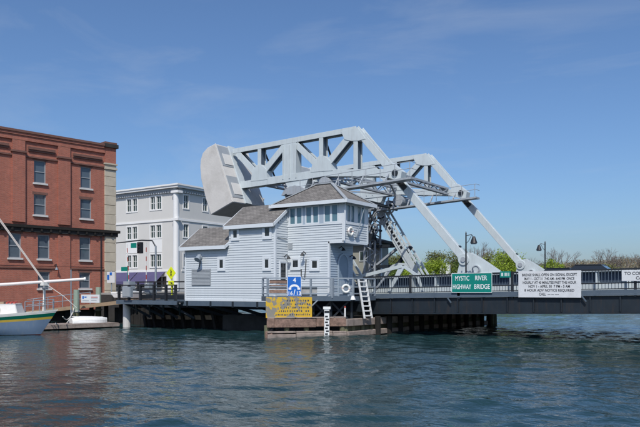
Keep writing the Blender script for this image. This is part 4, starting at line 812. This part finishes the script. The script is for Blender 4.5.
# beige bridge house on the far side
def beige():
    t = thing('beige_house', (-30, 52, 1.8), 'small olive beige bridge house with dark roof on the far side of the road', 'building')
    MB().box(-33, 50, 1.2, -27.57, 51.3, 6.5).build('wall', 'beige_wall', t); fr = Fr((0, 50, 0), (1, 0, 0), (0, -1, 0))
    MB().prism([(-33.4, 49.5, 6.4), (-27.0, 49.5, 6.4), (-27.0, 51.8, 6.4), (-33.4, 51.8, 6.4)], (0, 0, .18)).build('eave', 'dark_roof', t); MB().hexa([(-33.3, 49.6, 6.582), (-27.1, 49.6, 6.582), (-27.1, 51.7, 6.582), (-33.3, 51.7, 6.582), (-32, 50.6, 7.0), (-28.6, 50.6, 7.0), (-28.6, 50.8, 7.0), (-32, 50.8, 7.0)]).build('roof', 'dark_roof', t)
    MB().box(-27.68, 49.93, 1.2, -27.5, 50.06, 6.39).build('corner_board', 'trim', t)
    window(fr, t, -29.65, -28.8, 4.95, 5.85, .07, .0, .06, 'trim', 'glass_green', 2, 1, .06, gd=.03); window(fr, t, -31.6, -30.8, 4.95, 5.85, .07, .0, .06, 'trim', 'glass_green', 2, 1, .06, gd=.03)
    MB().bar((-28.6, 49.6, 6.1), (-26.3, 49.6, 6.1), .22, .3, (0, 1, 0)).build('canopy_beam', 'dark_roof', t)
beige()
# ------------------------------------------------------------------ signs
def board(name, fr, x0, x1, z0, z1, m, label, edge=None, d=0., th=.04, cat='sign'):
    t = thing(name, fr.P((x0 + x1) / 2, d, z0), label, cat); fr.box(MB(), x0, x1, d, d + th, z0, z1).build('panel', m, t, bevel=.004)
    if edge:
        k = MB(); w = .025
        for a, b, c, e in ((x0, x1, z0, z0 + w), (x0, x1, z1 - w, z1), (x0, x0 + w, z0 + w, z1 - w), (x1 - w, x1, z0 + w, z1 - w)): fr.box(k, a + .02 * (b - a > .5), b - .02 * (b - a > .5), d + th + .001, d + th + .004, c, e)
        k.build('border', edge, t)
    return t
RF = Fr((0, 35.05, 0), (1, 0, 0), (0, -1, 0))
g = board('name_sign', RF, -14.9, -12.6, 2.4, 3.47, 'road_green', 'green sign with white capitals naming the river bridge', 'ink_white')
for s, x, z in (('MYSTIC', -14.28, 3.17), ('RIVER', -13.22, 3.18), ('HIGHWAY', -14.3, 2.71), ('BRIDGE', -13.16, 2.72)): text(s, .36, 'ink_white', g, RF.P(x, .046, z), RF.ex, RF.n, bold=.003, sx={'MYSTIC': .68, 'RIVER': .74, 'HIGHWAY': .62, 'BRIDGE': .72}[s])
w = board('notice_sign', RF, -11.2, -8.08, 2.17, 3.52, 'sign_white', 'large white notice board of bridge opening times on the railing', None)
for i, s in enumerate(('BRIDGE SHALL OPEN ON SIGNAL EXCEPT', 'MAY 1 - OCT 31  7:40 AM - 6:40 PM  ONCE', 'HOURLY AT 40 MINUTES PAST THE HOUR', 'NOV 1 - APRIL 30  7 PM - 5 AM', '8 HOUR ADV NOTICE REQUIRED', 'CALL  1-203-444-0591'[:4] + '  000 000 0000'.replace('0', '-'))): text(s, .185, 'ink', w, RF.P(-9.64, .046, 3.32 - i * .197), RF.ex, RF.n, bold=.0035, sx=(.79, .72, .76, .84, .9, .8)[i])
w2 = board('contact_sign', RF, -6.22, -3.6, 2.98, 3.5, 'sign_white', 'narrow white notice sign on the railing beginning TO CONT', None)
text('TO CONTACT', .2, 'ink', w2, RF.P(-6.1, .046, 3.34), RF.ex, RF.n, 'LEFT', bold=.004); text('CALL', .2, 'ink', w2, RF.P(-5.6, .046, 3.12), RF.ex, RF.n, 'LEFT', bold=.004)
gs = board('small_sign', RF, -12.18, -11.62, 3.2, 3.53, 'road_green', 'small green plate on the railing between the two big signs', None)
for i, (a, b) in enumerate(((.07, .1), (.12, .17), (.26, .29), (.31, .36), (.42, .45), (.47, .5))): RF.box(MB(), -12.18 + a, -12.18 + b, .041, .045, 3.28, 3.45).build('mark', 'white_trim', gs)
BF = Fr(G[2], e0, en)
b = board('radio_sign', BF, 1.06, 1.84, 2.2, 3.3, 'sign_blue', 'blue sign with white telephone handset and the numbers 16 and 13', 'ink_white', d=.14)
text('4', .34, 'ink_white', b, BF.P(1.46, .186, 3.08), BF.ex, BF.n, bold=.006)
arcp = [(1.45 + .29 * math.cos(R(a)), 2.62 + .24 * math.sin(R(a))) for a in range(20, 161, 14)]; inn = [(1.45 + .2 * math.cos(R(a)), 2.62 + .12 * math.sin(R(a))) for a in range(160, 19, -14)]
MB().prism([BF.P(x, .183, z) for x, z in arcp + inn], tuple(en * .004)).build('handset', 'ink_white', b)
for x in (1.205, 1.695): BF.box(MB(), x - .075, x + .075, .183, .187, 2.56, 2.68).build('handset_end', 'ink_white', b)
text('16', .28, 'ink_white', b, BF.P(1.22, .186, 2.36), BF.ex, BF.n, bold=.006); text('13', .28, 'ink_white', b, BF.P(1.68, .186, 2.36), BF.ex, BF.n, bold=.006)
MB().prism([BF.P(x, .183, z) for x, z in ((1.40, 2.26), (1.44, 2.26), (1.51, 2.58), (1.47, 2.58))], tuple(en * .004)).build('slash', 'ink_white', b)
y = board('warning_sign', BF, -.12, 2.42, 1.02, 2.16, 'yellow_worn', 'flaking yellow warning board above the timber fender', None, d=.2, th=.05)
random.seed(5)
for r_ in range(5):
    x = .9 - .12 * r_ + random.uniform(0, .2)
    while x < 2.25:
        wd = random.uniform(.03, .09); BF.box(MB(), x, x + wd, .251, .254, 1.92 - r_ * .19, 1.99 - r_ * .19 + random.uniform(0, .03)).build('worn_letter', 'ink', y); x += wd + random.uniform(.03, .07) + (.12 if random.random() < .2 else 0)
# ------------------------------------------------------------------ tide gauge, ladder, life rings, lantern
tgp = BF.P(2.42 + .75, .66, 0)
tgz = thing('tide_gauge', (tgp.x, tgp.y, -.3), 'white tide board with black marks standing against the fender', 'gauge')
TF = Fr((tgp.x, tgp.y, 0), e0, en); TF.box(MB(), -.14, .14, -.05, .0, -.6, 1.5).build('board', 'white_paint', tgz); TF.box(MB(), -.2, .2, -.08, .03, 1.502, 1.64).build('cap', 'white_paint', tgz); TF.box(MB(), -.13, .13, .001, .02, 1.3, 1.42).build('cap_band', 'black_paint', tgz)
for i in range(7): TF.box(MB(), -.1 + .05 * (i % 2), .06 + .05 * (i % 2), .001, .005, .1 + i * .16, .19 + i * .16).build('mark', 'black_paint', tgz)
ld = thing('ladder', (-19.5, 33.2, .95), 'white steel ladder from the platform down to the fender', 'ladder')
LF = Fr((-19.6, 32.85, 0), (0.2, 1, 0), (1, -.2, 0))
for x in (0, .62): MB().bar(LF.P(x + .05, .0, 3.15), LF.P(x + .3, .25, .95), .1, .07, LF.n).build('stile', 'white_paint', ld)
for i in range(8):
    f = i / 8 + .06; MB().bar(LF.P(.05 + .25 * f, .25 * f, 3.15 - 2.2 * f), LF.P(.67 + .25 * f, .25 * f, 3.15 - 2.2 * f), .07, .1, LF.n).build('rung', 'white_paint', ld)
def ring(P, n, label):
    t = thing('life_ring', P, label, 'life ring'); P = Vector(P); n = Vector(n).normalized(); MB().torus(P, n, .2, .065, 20, 8).build('ring', 'ring', t, smooth=True); x = n.orthogonal().normalized(); y_ = n.cross(x)
    for k in range(4):
        d = x * math.cos(k * math.pi / 2 + .8) + y_ * math.sin(k * math.pi / 2 + .8); MB().torus(P + d * .2, d.cross(n), .067, .012, 10, 5).build('band', 'red_paint' if k % 2 else 'rope', t)
ring((-20.0, 32.75, 5.85), (1, -.1, 0), 'white life ring hanging on the control room wall'); rp_ = BF.P(4.35, .12, 2.62); ring(tuple(rp_), en, 'white life ring hung on the platform railing')
pole = tag(MB().tube([(-20.0, 33.45, 5.7), (-19.7, 33.9, 7.55)], .03, 6).tube([(-20.05, 33.4, 5.55), (-19.95, 33.5, 5.95)], .09, 6).build('antenna', 'rail_grey', None, o=(-20.0, 33.4, 5.5)), 'thin leaning pole antenna on the side of the control room', 'antenna')
nb = thing('navigation_light', tuple(BF.P(4.3, .1, 1.05)), 'small red topped marker lamp standing on the fender', 'lamp'); p = BF.P(4.3, .1, 1.05)
MB().tube([p, p + Vector((0, 0, .5))], .045, 8).build('stem', 'white_paint', nb); MB().tube([p + Vector((0, 0, .5)), p + Vector((0, 0, .6))], .05, 8, .04).build('lens', 'red_paint', nb)
p = BF.P(4.75, .05, 2.0); tag(MB().tube([p, p + Vector((0, 0, .12)), p + Vector((0, 0, .22))], .17, 10, .08).build('white_fender_buoy', 'white_paint', None, o=tuple(p)), 'small white buoy lying at the platform edge', 'buoy')
# ------------------------------------------------------------------ street lamps
def lamp(u, v, zt, label, turn):
    z0 = zd(u); t = thing('street_lamp', (u, v, z0), label, 'street lamp', None)
    MB().tube([(u, v, z0 - .1), (u, v, zt)], .055, 8, .04).build('pole', 'black_paint', t); MB().tube([(u, v, z0), (u, v, z0 + .5)], .1, 8, .07).build('base', 'black_paint', t)
    d = Vector((math.cos(turn), math.sin(turn), 0)); p = Vector((u, v, zt - .12))
    MB().tube([p, p + d * .3 + Vector((0, 0, .06)), p + d * .42 + Vector((0, 0, -.1))], .022, 6).build('arm', 'black_paint', t); MB().tube([p + Vector((0, 0, -.45)), p + d * .15 + Vector((0, 0, -.28)), p + d * .3 + Vector((0, 0, .02))], .016, 5).build('scroll', 'black_paint', t)
    q = p + d * .42; h_ = MB().tube([q + Vector((0, 0, -.05)), q + Vector((0, 0, -.22)), q + Vector((0, 0, -.42))], .07, 12, .2).build('lamp_shade', 'black_paint', t); MB().tube([q + Vector((0, 0, -.43)), q + Vector((0, 0, -.47))], .17, 12, .14).build('lens', 'louvre', h_)
    MB().tube([(u, v, zt), (u, v, zt + .12)], .05, 8, .01).build('finial', 'black_paint', t)
lamp(-14.3, 35.6, 5.66, 'black street lamp with bell shade above the green name sign', R(20)); lamp(-14.0, 49.85, 5.95, 'black street lamp on the far railing beside the far link arm', R(200))
# ------------------------------------------------------------------ vehicles
def car(u, v, z, ry, paint, label, L_=4.5, H=1.5, name='car'):
    t = thing(name, (u, v, z), label, 'car'); t.rotation_euler = (0, 0, ry); l = L_ / 2
    o = ORG[t.name]; q = lambda a, b, c: Vector((u + a, v + b, z + c))
    body = [(-l, .35), (-l, .75), (-l + .1, .88), (-l * .55, .95), (l * .42, .98), (l * .92, .82), (l, .65), (l, .35)]
    MB().prism([q(a, -.88, c) for a, c in body], (0, 1.76, 0)).build('body', paint, t, bevel=.07)
    b0 = [q(-l * .72, -.8, .94), q(l * .48, -.8, .96), q(l * .48, .8, .96), q(-l * .72, .8, .94)]; b1 = [q(-l * .5, -.62, H), q(l * .12, -.62, H), q(l * .12, .62, H), q(-l * .5, .62, H)]
    MB().hexa(b0 + b1).build('window', 'glass', t, bevel=.04); MB().hexa([p + Vector((0, 0, -.03)) for p in b1] + [p + Vector((0, 0, .04)) for p in b1]).build('roof', paint, t, bevel=.02)
    for a in (-l * .62, l * .62):
        for b in (-.86, .86): w_ = MB().tube([q(a, b - .1, .33), q(a, b + .1, .33)], .33, 16).build('wheel', 'tyre', t); MB().tube([q(a, b - .105, .33), q(a, b + .105, .33)], .2, 12).build('rim', 'car_silver', w_)
    for b in (-.6, .6): MB().box(*q(l - .04, b - .18, .6), *q(l + .015, b + .18, .72)).build('headlight', 'white_trim', t); MB().box(*q(-l - .012, b - .18, .66), *q(-l + .03, b + .18, .8)).build('tail_light', 'red_paint', t)
car(-8.3, 40.0, zd(-8.3) - .1, 0, 'car_dark', 'dark car crossing behind the large white notice board', 4.6, 1.55); car(-12.0, 44.6, zd(-12) - .1, math.pi, 'car_dark', 'dark car roof showing behind the small green plate', 4.6, 1.6)
# ------------------------------------------------------------------ street furniture by the grey building
def signal():
    t = thing('traffic_signal', (-40.6, 37.1, 2.25), 'grey mast arm traffic signal reaching over the street', 'traffic light')
    MB().tube([(-40.6, 37.1, 2.2), (-40.6, 37.1, 6.0)], .09, 8, .07).build('pole', 'rail_grey', t); MB().tube([(-40.6, 37.1, 5.9), (-41.0, 37.1, 6.42), (-42.2, 37.1, 6.5), (-45.4, 37.2, 6.4)], .06, 7, .045).build('arm', 'navy', t)
    for u in (-42.4,):
        b = MB().box(u - .2, 36.95, 5.45, u + .2, 37.25, 6.35).build('signal_head', 'black_paint', t)
        for i in range(3): MB().tube([(u, 36.95, 5.65 + i * .26), (u, 36.85, 5.64 + i * .26)], .1, 10).build('visor', 'black_paint', b)
    MB().box(-43.4, 37.0, 5.9, -42.75, 37.04, 6.3).build('green_plate', 'road_green', t)
signal()
def gate(u, v, lean, label):
    t = thing('barrier_gate', (u, v, 2.2), label, 'barrier', 'raised barrier gates at the bridge approach')
    MB().box(u - .25, v - .2, 2.2, u + .25, v + .2, 3.2).build('housing', 'rail_grey', t)
    n = 9
    for i in range(n):
        a = Vector((u + lean * i * .36, v - .24, 3.0 + i * .36)); b = Vector((u + lean * (i + 1) * .36, v - .24, 3.0 + (i + 1) * .36)); MB().bar(a, b, .055, .04, (0, 1, 0)).build('arm_section', 'red_paint' if i % 2 else 'white_paint', t)
gate(-43.2, 36.9, -.08, 'red and white raised barrier arm beside the brick building corner'); gate(-41.3, 37.0, .0, 'red and white raised barrier arm beside the signal pole')
cb = thing('control_cabinet', (-35.7, 30.1, 1.9), 'grey control cabinet hung on the catwalk railing', 'cabinet'); MB().box(-36.1, 30.05, 2.05, -35.3, 30.29, 2.75).build('box', 'rail_grey', cb, bevel=.01); MB().box(-36.05, 30.03, 2.1, -35.35, 30.048, 2.7).build('door', 'louvre', cb)
cb = thing('meter_cabinet', (-42.6, 36.0, 2.0), 'pale grey utility cabinet at the end of the wharf railing', 'cabinet'); MB().box(-43.0, 35.9, 2.0, -42.3, 36.15, 3.2).build('box', 'rail_grey', cb, bevel=.01); MB().box(-42.95, 35.88, 2.3, -42.35, 35.898, 3.1).build('door', 'louvre', cb)
ys = thing('crossing_sign', (-37.86, 36.1, 2.2), 'yellow green diamond pedestrian crossing sign with arrow plate', 'sign')
MB().tube([(-37.86, 36.2, 2.15), (-37.86, 36.2, 4.2)], .035, 6).build('post', 'hi_yellow', ys); c_ = Vector((-37.86, 36.12, 3.8))
MB().prism([c_ + Vector(q) for q in ((0, 0, -.5), (.5, 0, 0), (0, 0, .5), (-.5, 0, 0))], (0, -.02, 0)).build('diamond', 'hi_yellow', ys)
k = MB(); k.prism([c_ + Vector((a, -.024, b)) for a, b in ((-.06, -.02), (.06, -.02), (.1, .14), (-.04, .15))], (0, -.003, 0)); k.prism([c_ + Vector((a, -.024, b)) for a, b in ((-.05, .17), (.04, .17), (.04, .26), (-.05, .26))], (0, -.003, 0)); k.prism([c_ + Vector((a, -.024, b)) for a, b in ((-.14, -.25), (-.08, -.25), (.05, -.03), (-.03, -.03))], (0, -.003, 0)); k.prism([c_ + Vector((a, -.024, b)) for a, b in ((.08, -.25), (.14, -.25), (.06, -.03), (0, -.03))], (0, -.003, 0)); k.build('walking_figure', 'black_paint', ys)
MB().box(-38.15, 36.1, 2.85, -37.57, 36.13, 3.22).build('arrow_plate', 'hi_yellow', ys); MB().prism([(-38.05, 36.095, 3.1), (-37.7, 36.095, 3.1), (-37.7, 36.095, 2.95)], (0, -.004, 0)).build('arrow', 'black_paint', ys)
bs = thing('information_sign', (-45, 36.2, 2.2), 'white sign with blue panels on the brick building corner', 'sign'); MB().tube([(-44.9, 36.3, 2.1), (-44.9, 36.3, 4.1)], .04, 6).build('post', 'rail_grey', bs); MB().box(-45.35, 36.2, 3.1, -44.4, 36.25, 4.0).build('panel', 'sign_white', bs); MB().box(-45.3, 36.18, 3.35, -45.05, 36.198, 3.75).build('blue_panel', 'sign_blue', bs); MB().box(-44.98, 36.18, 3.72, -44.72, 36.198, 3.95).build('blue_panel', 'sign_blue', bs)
tag(MB().box(-44.45, 36.9, 4.05, -43.7, 36.94, 4.4).tube([(-43.75, 36.96, 2.2), (-43.75, 36.96, 4.5)], .03, 6).build('street_sign', 'road_green', None, o=(-43.75, 36.96, 2.2)), 'green street name plate on a post behind the white sign', 'sign')
# ------------------------------------------------------------------ wharf ramp, piles, floating dock, dinghy
wr = thing('wharf_ramp', (-42, 33, 1), 'weathered timber wharf ramp rising along the brick building', 'ramp')
a0, a1 = Vector((-47.0, 30.2, .88)), Vector((-38.6, 33.2, 1.82)); dn = (a1 - a0).normalized(); bk_ = Vector((-.15, 1, 0)).normalized(); n_ = 34
for i in range(n_):
    p = a0 + (a1 - a0) * i / n_; q = a0 + (a1 - a0) * (i + .94) / n_; e = bk_ * (3.6 if i < 24 else 3.0); MB().hexa([p, q, q + e, p + e, p + Vector((0, 0, .06)), q + Vector((0, 0, .06)), q + e + Vector((0, 0, .06)), p + e + Vector((0, 0, .06))]).build('plank', 'wood_grey', wr)
MB().bar(a0 + Vector((0, -.06, -.08)), a1 + Vector((0, -.06, -.08)), .26, .1, (0, 1, 0)).build('stringer', 'wood_tan', wr)
for f_ in (.06, .2, .34, .48, .6): 
    p = a0 + (a1 - a0) * f_; MB().tube([p, p + Vector((0, 0, .95))], .03, 6).build('railing_post', 'rail_grey', wr)
for z in (.5, .92): MB().tube([a0 + Vector((0, 0, z)), a0 + (a1 - a0) * .6 + Vector((0, 0, z))], .03, 6).build('rail', 'rail_grey', wr)
for i in range(7): p = a0 + (a1 - a0) * (.08 + .14 * i) + bk_ * 1.2; MB().tube([(p.x, p.y, -1.5), (p.x, p.y, p.z)], .16, 8).build('pile', 'wood_dark', wr)
for (u, v, zt, lab) in ((-41.8, 30.7, 2.55, 'pale green topped mooring pile beside the white notice on the ramp'), (-43.6, 34.0, 2.75, 'pale green mooring pile at the brick building corner')):
    t = thing('mooring_pile', (u, v, 0), lab, 'pile'); MB().tube([(u, v, -1.5), (u, v, .9)], .24, 10, .22).build('shaft', 'weed_wood', t); MB().tube([(u, v, .9), (u, v, zt)], .22, 10, .2).build('top', 'pile_green', t); MB().torus((u, v, 1.0), (0, 0, 1), .25, .05, 12, 6).build('rope_wrap', 'rope', t)
nf = Fr((-41.5, 30.9, 0), Vector((1, .2, 0)), Vector((.2, -1, 0))); ns = board('dock_notice', nf, 0, 1.65, 1.62, 2.2, 'sign_white', 'white notice with faint blue and red print on the ramp', None)
for (x0, x1, z0, z1, m) in ((.12, .25, 1.9, 2.1, 'sign_blue'), (.3, .5, 1.98, 2.06, 'sign_blue'), (.12, .7, 1.74, 1.79, 'louvre'), (.9, 1.5, 2.0, 2.05, 'red_paint'), (.9, 1.5, 1.9, 1.93, 'louvre'), (.9, 1.4, 1.78, 1.81, 'louvre')): nf.box(MB(), x0, x1, .042, .045, z0, z1).build('print', m, ns)
fd = thing('floating_dock', (-38.2, 27.5, 0), 'low grey floating timber dock beside the sailboat', 'dock')
D0, D1 = Vector((-38.0, 23.6, 0)), Vector((-36.6, 30.2, 0)); dd = (D1 - D0); Ld = dd.length; dd.normalize(); dw = Vector((-dd.y, dd.x, 0)) * 2.2
for i in range(36):
    p = D0 + dd * (i * Ld / 36); q = D0 + dd * ((i + .92) * Ld / 36); MB().prism([p + Vector((0, 0, .3)), q + Vector((0, 0, .3)), q + dw + Vector((0, 0, .3)), p + dw + Vector((0, 0, .3))], (0, 0, .05)).build('plank', 'wood_grey', fd)
MB().bar(D0 + Vector((0, 0, .2)), D1 + Vector((0, 0, .2)), .18, .1, Vector((dd.y, -dd.x, 0))).build('side_beam', 'wood_grey', fd); MB().bar(D1 + Vector((0, .02, .2)), D1 + dw + Vector((0, .02, .2)), .18, .1, dd).build('side_beam', 'wood_grey', fd)
for i in range(4): p = D0 + dd * (1 + i * 1.6) + dw * .5; MB().box(p.x - .8, p.y - .5, -.2, p.x + .8, p.y + .5, .14).build('float', 'wood_dark', fd)
def dinghy():
    t = thing('dinghy', (-37.9, 29.0, .36), 'white dinghy lying upside down on the floating dock', 'boat'); o = Vector((-37.95, 28.85, .36)); ax = Vector((.36, .93, 0)).normalized(); sd_ = Vector((-ax.y, ax.x, 0)); mb = MB(); n, m = 12, 9
    for i in range(n + 1):
        f_ = i / n; w = .62 * (1 - max(0, (f_ - .45) / .55) ** 2.2 * .85) * (.72 + .28 * min(1, f_ * 3)); hh = .46 * (1 - .3 * f_ ** 3) * (.7 + .3 * min(1, f_ * 5))
        for j in range(m):
            an = math.pi * j / (m - 1); c_, s_ = math.cos(an), math.sin(an); mb.v.append(tuple(o + ax * (f_ - .5) * 2.35 + sd_ * (w * math.copysign(abs(c_) ** .8, c_)) + Vector((0, 0, hh * s_ ** .75))))
    for i in range(n):
        for j in range(m - 1): a = i * m + j; mb.f.append((a, a + 1, a + m + 1, a + m))
    mb.f += [tuple(range(m)), tuple(range(n * m, n * m + m))]; mb.build('hull', 'white_paint', t, smooth=False)
    MB().bar(o - ax * 1.1 + Vector((0, 0, .43)), o + ax * .9 + Vector((0, 0, .36)), .05, .05, sd_).build('keel', 'white_paint', t); 
    for s_ in (-1, 1): MB().bar(o - ax * 1.15 + sd_ * .6 * s_ + Vector((0, 0, .04)), o + ax * .3 + sd_ * .64 * s_ + Vector((0, 0, .04)), .07, .05, sd_).build('gunwale', 'white_paint', t)
dinghy()
sk = thing('skiff', (-41, 34.6, 1.7), 'low white skiff hull resting at the top of the wharf', 'boat')
MB().hexa([(-42.3, 34.4, 1.9), (-40.4, 34.6, 1.9), (-40.4, 35.4, 1.9), (-42.3, 35.4, 1.9), (-42.6, 34.25, 2.35), (-40.2, 34.45, 2.42), (-40.2, 35.6, 2.42), (-42.6, 35.6, 2.35)]).build('hull', 'white_paint', sk, bevel=.06); MB().box(-42.2, 34.5, 1.76, -40.6, 35.3, 1.898).build('cradle', 'wood_dark', sk)
rng = thing('mooring_rope', (-41.8, 30.4, 1.0), 'pair of slack white mooring ropes hanging from the green pile', 'rope')
for k_, (e_, sag) in enumerate(((Vector((-36.9, 25.6, .5)), .9), (Vector((-36.6, 25.9, .9)), .75))):
    s_ = Vector((-41.75, 30.45, 1.1 + k_ * .15)); MB().tube([s_.lerp(e_, i / 14) - Vector((0, 0, sag * 4 * (i / 14) * (1 - i / 14) * .6)) for i in range(15)], .035, 5).build('strand', 'rope', rng)
# ------------------------------------------------------------------ sailboat
def sailboat():
    bow = Vector((-34.27, 23.93, 0)); ax = Vector((.76, .65, 0)).normalized(); sd_ = Vector((-ax.y, ax.x, 0)); L_ = 9.5
    t = thing('sailboat', tuple(bow - ax * 4 + Vector((0, 0, 0))), 'old blue hulled sailboat with green and gold stripes and lowered mast', 'boat')
    n = 26
    def sec(f_):     # f 0 stern .. 1 bow : half beam, sheer height
        w = 1.45 * (1 - max(0, (f_ - .45) / .55) ** 2.0) * (.75 + .25 * min(1, f_ * 3)); z = 1.02 + .42 * max(0, f_ - .35) ** 1.5 / .65 ** 1.5 + .1 * (1 - f_) ** 2; return max(.02, w), z
    def xpos(f_, g_): # rake of the stem: g=0 keel, 1 sheer
        return -L_ + L_ * f_ - (max(0, f_ - .75) / .25) ** 1.6 * .95 * (1 - g_)
    bands = ((-.35, 0.02, 'hull_red', 'boot_top'), (.02, .62, 'hull_blue', 'topside'), (.62, .72, 'hull_gold', 'gold_stripe'), (.72, .87, 'hull_green', 'green_stripe'), (.87, 1.0, 'boat_white', 'bulwark'))
    for g0, g1, m, nm in bands:
        mb = MB(); rows = 4
        for r_ in range(rows + 1):
            g_ = g0 + (g1 - g0) * r_ / rows
            for s_ in (-1, 1):
                for i in range(n + 1):
                    f_ = i / n; w, z = sec(f_); gg = max(0, min(1, g_)); ww = w * (.52 + .48 * gg ** .6) if g_ >= 0 else w * (.52 + g_ * 1.2); p = bow + ax * xpos(f_, g_) + sd_ * s_ * max(.01, ww) + Vector((0, 0, z * g_)); mb.v.append(tuple(p))
        for r_ in range(rows):
            for s_ in range(2):
                for i in range(n): a = (r_ * 2 + s_) * (n + 1) + i; b_ = a + 2 * (n + 1); mb.f.append((a, a + 1, b_ + 1, b_))
        mb.build(nm, m, t, smooth=True)
    mb = MB()
    for i in range(n):
        pts = []
        for f_, s_ in ((i / n, -1), ((i + 1) / n, -1), ((i + 1) / n, 1), (i / n, 1)):
            w, z = sec(f_); pts.append(bow + ax * xpos(f_, 1) + sd_ * s_ * (w - .02) + Vector((0, 0, z - .1)))
        mb.poly(pts)
    mb.build('deck', 'spar', t); P = lambda a, s_, z: bow + ax * a + sd_ * s_ + Vector((0, 0, z))
    cb = [P(-7.5, -.95, 1.0), P(-2.0, -.7, 1.15), P(-2.0, .7, 1.15), P(-7.5, .95, 1.0), P(-7.4, -.85, 1.66), P(-2.15, -.58, 1.72), P(-2.15, .58, 1.72), P(-7.4, .85, 1.66)]; c_ = MB().hexa(cb).build('cabin', 'boat_white', t, bevel=.04)
    MB().hexa([p + Vector((0, 0, .002)) for p in cb[4:]] + [p + Vector((0, 0, .05)) for p in cb[4:]]).build('cabin_roof', 'white_paint', c_)
    MB().hexa([P(-4.2, -.875, 1.3), P(-2.95, -.80, 1.3), P(-2.95, -.68, 1.3), P(-4.2, -.74, 1.3), P(-4.2, -.84, 1.52), P(-2.95, -.765, 1.52), P(-2.95, -.66, 1.52), P(-4.2, -.72, 1.52)]).build('name_board', 'varnish', c_)
    MB().hexa([P(-3.6, -.25, 1.74), P(-2.9, -.25, 1.76), P(-2.9, .25, 1.76), P(-3.6, .25, 1.74), P(-3.6, -.25, 1.86), P(-2.9, -.25, 1.88), P(-2.9, .25, 1.88), P(-3.6, .25, 1.86)]).build('hatch', 'wood_tan', c_)
    for q in range(3): MB().tube([P(-2.75 + q * .2, -.2, 1.8), P(-2.7 + q * .2, .1, 1.85)], .06, 6).build('red_coil', 'red_paint', c_)
    MB().tube([P(-3.4, .2, 1.7), P(-3.4, .2, 2.35)], .07, 8, .05).build('vent_pipe', 'wood_tan', t)
    # bow pulpit
    for a in (-.25, -.9, -1.6):
        w, z = sec(1 + a / L_)
        for s_ in (-1, 1): MB().tube([P(a, s_ * max(.03, w - .06), z - .05), P(a, s_ * max(.03, w - .06), z + .6)], .025, 5).build('stanchion', 'rail_grey', t)
    for z_ in (.32, .6):
        for s_ in (-1, 1): MB().tube([P(a, s_ * max(.03, sec(1 + a / L_)[0] - .06), sec(1 + a / L_)[1] + z_) for a in (-1.6, -.9, -.25)], .02, 5).build('pulpit_rail', 'rail_grey', t)
    # lowered mast on its crutch, tabernacle post, sheer poles
    cr_ = P(-.75, 0, 0); MB().tube([P(-.75, 0, 1.2), P(-.75, 0, 3.0)], .07, 8).build('crutch', 'boat_white', t); MB().bar(P(-.75, -.62, 2.62), P(-.75, .62, 2.62), .1, .1, ax).build('crutch_bar', 'spar', t); MB().box(*(P(-.75, 0, 2.8) - Vector((.16, .16, 0))), *(P(-.75, 0, 3.0) + Vector((.16, .16, 0)))).build('crutch_head', 'boat_white', t)
    for s_ in (-1, 1): MB().bar(P(-.75, .3 * s_, 1.3), P(-.75, .05 * s_, 2.6), .05, .05, ax).build('crutch_leg', 'boat_white', t)
    MB().tube([P(-9.0, 0, 2.42), P(1.45, .0, 3.17)], .105, 10, .085).build('lowered_mast', 'pale_spar', t); MB().tube([P(1.45, 0, 3.17), P(1.55, 0, 3.18)], .11, 8).build('mast_cap', 'white_paint', t)
    for s_ in (-.12, .12): MB().tube([P(-.75, s_, 3.0), P(-6.4, s_ * 1.4, 11.2)], .03, 7, .028).build('sheer_pole', 'spar', t)
    MB().tube([P(-.75, 0, 2.95), P(.3, 0, 2.2), P(1.0, .2, 1.5)], .02, 5).build('stay', 'rope', t)
sailboat()
tag(MB().tube([(-40.9, 29.6, -.5), (-40.9, 29.6, 3.95)], .05, 7, .04).build('slender_pole', 'rail_grey', None, o=(-40.9, 29.6, 0)), 'slender grey pole standing at the floating dock', 'pole')
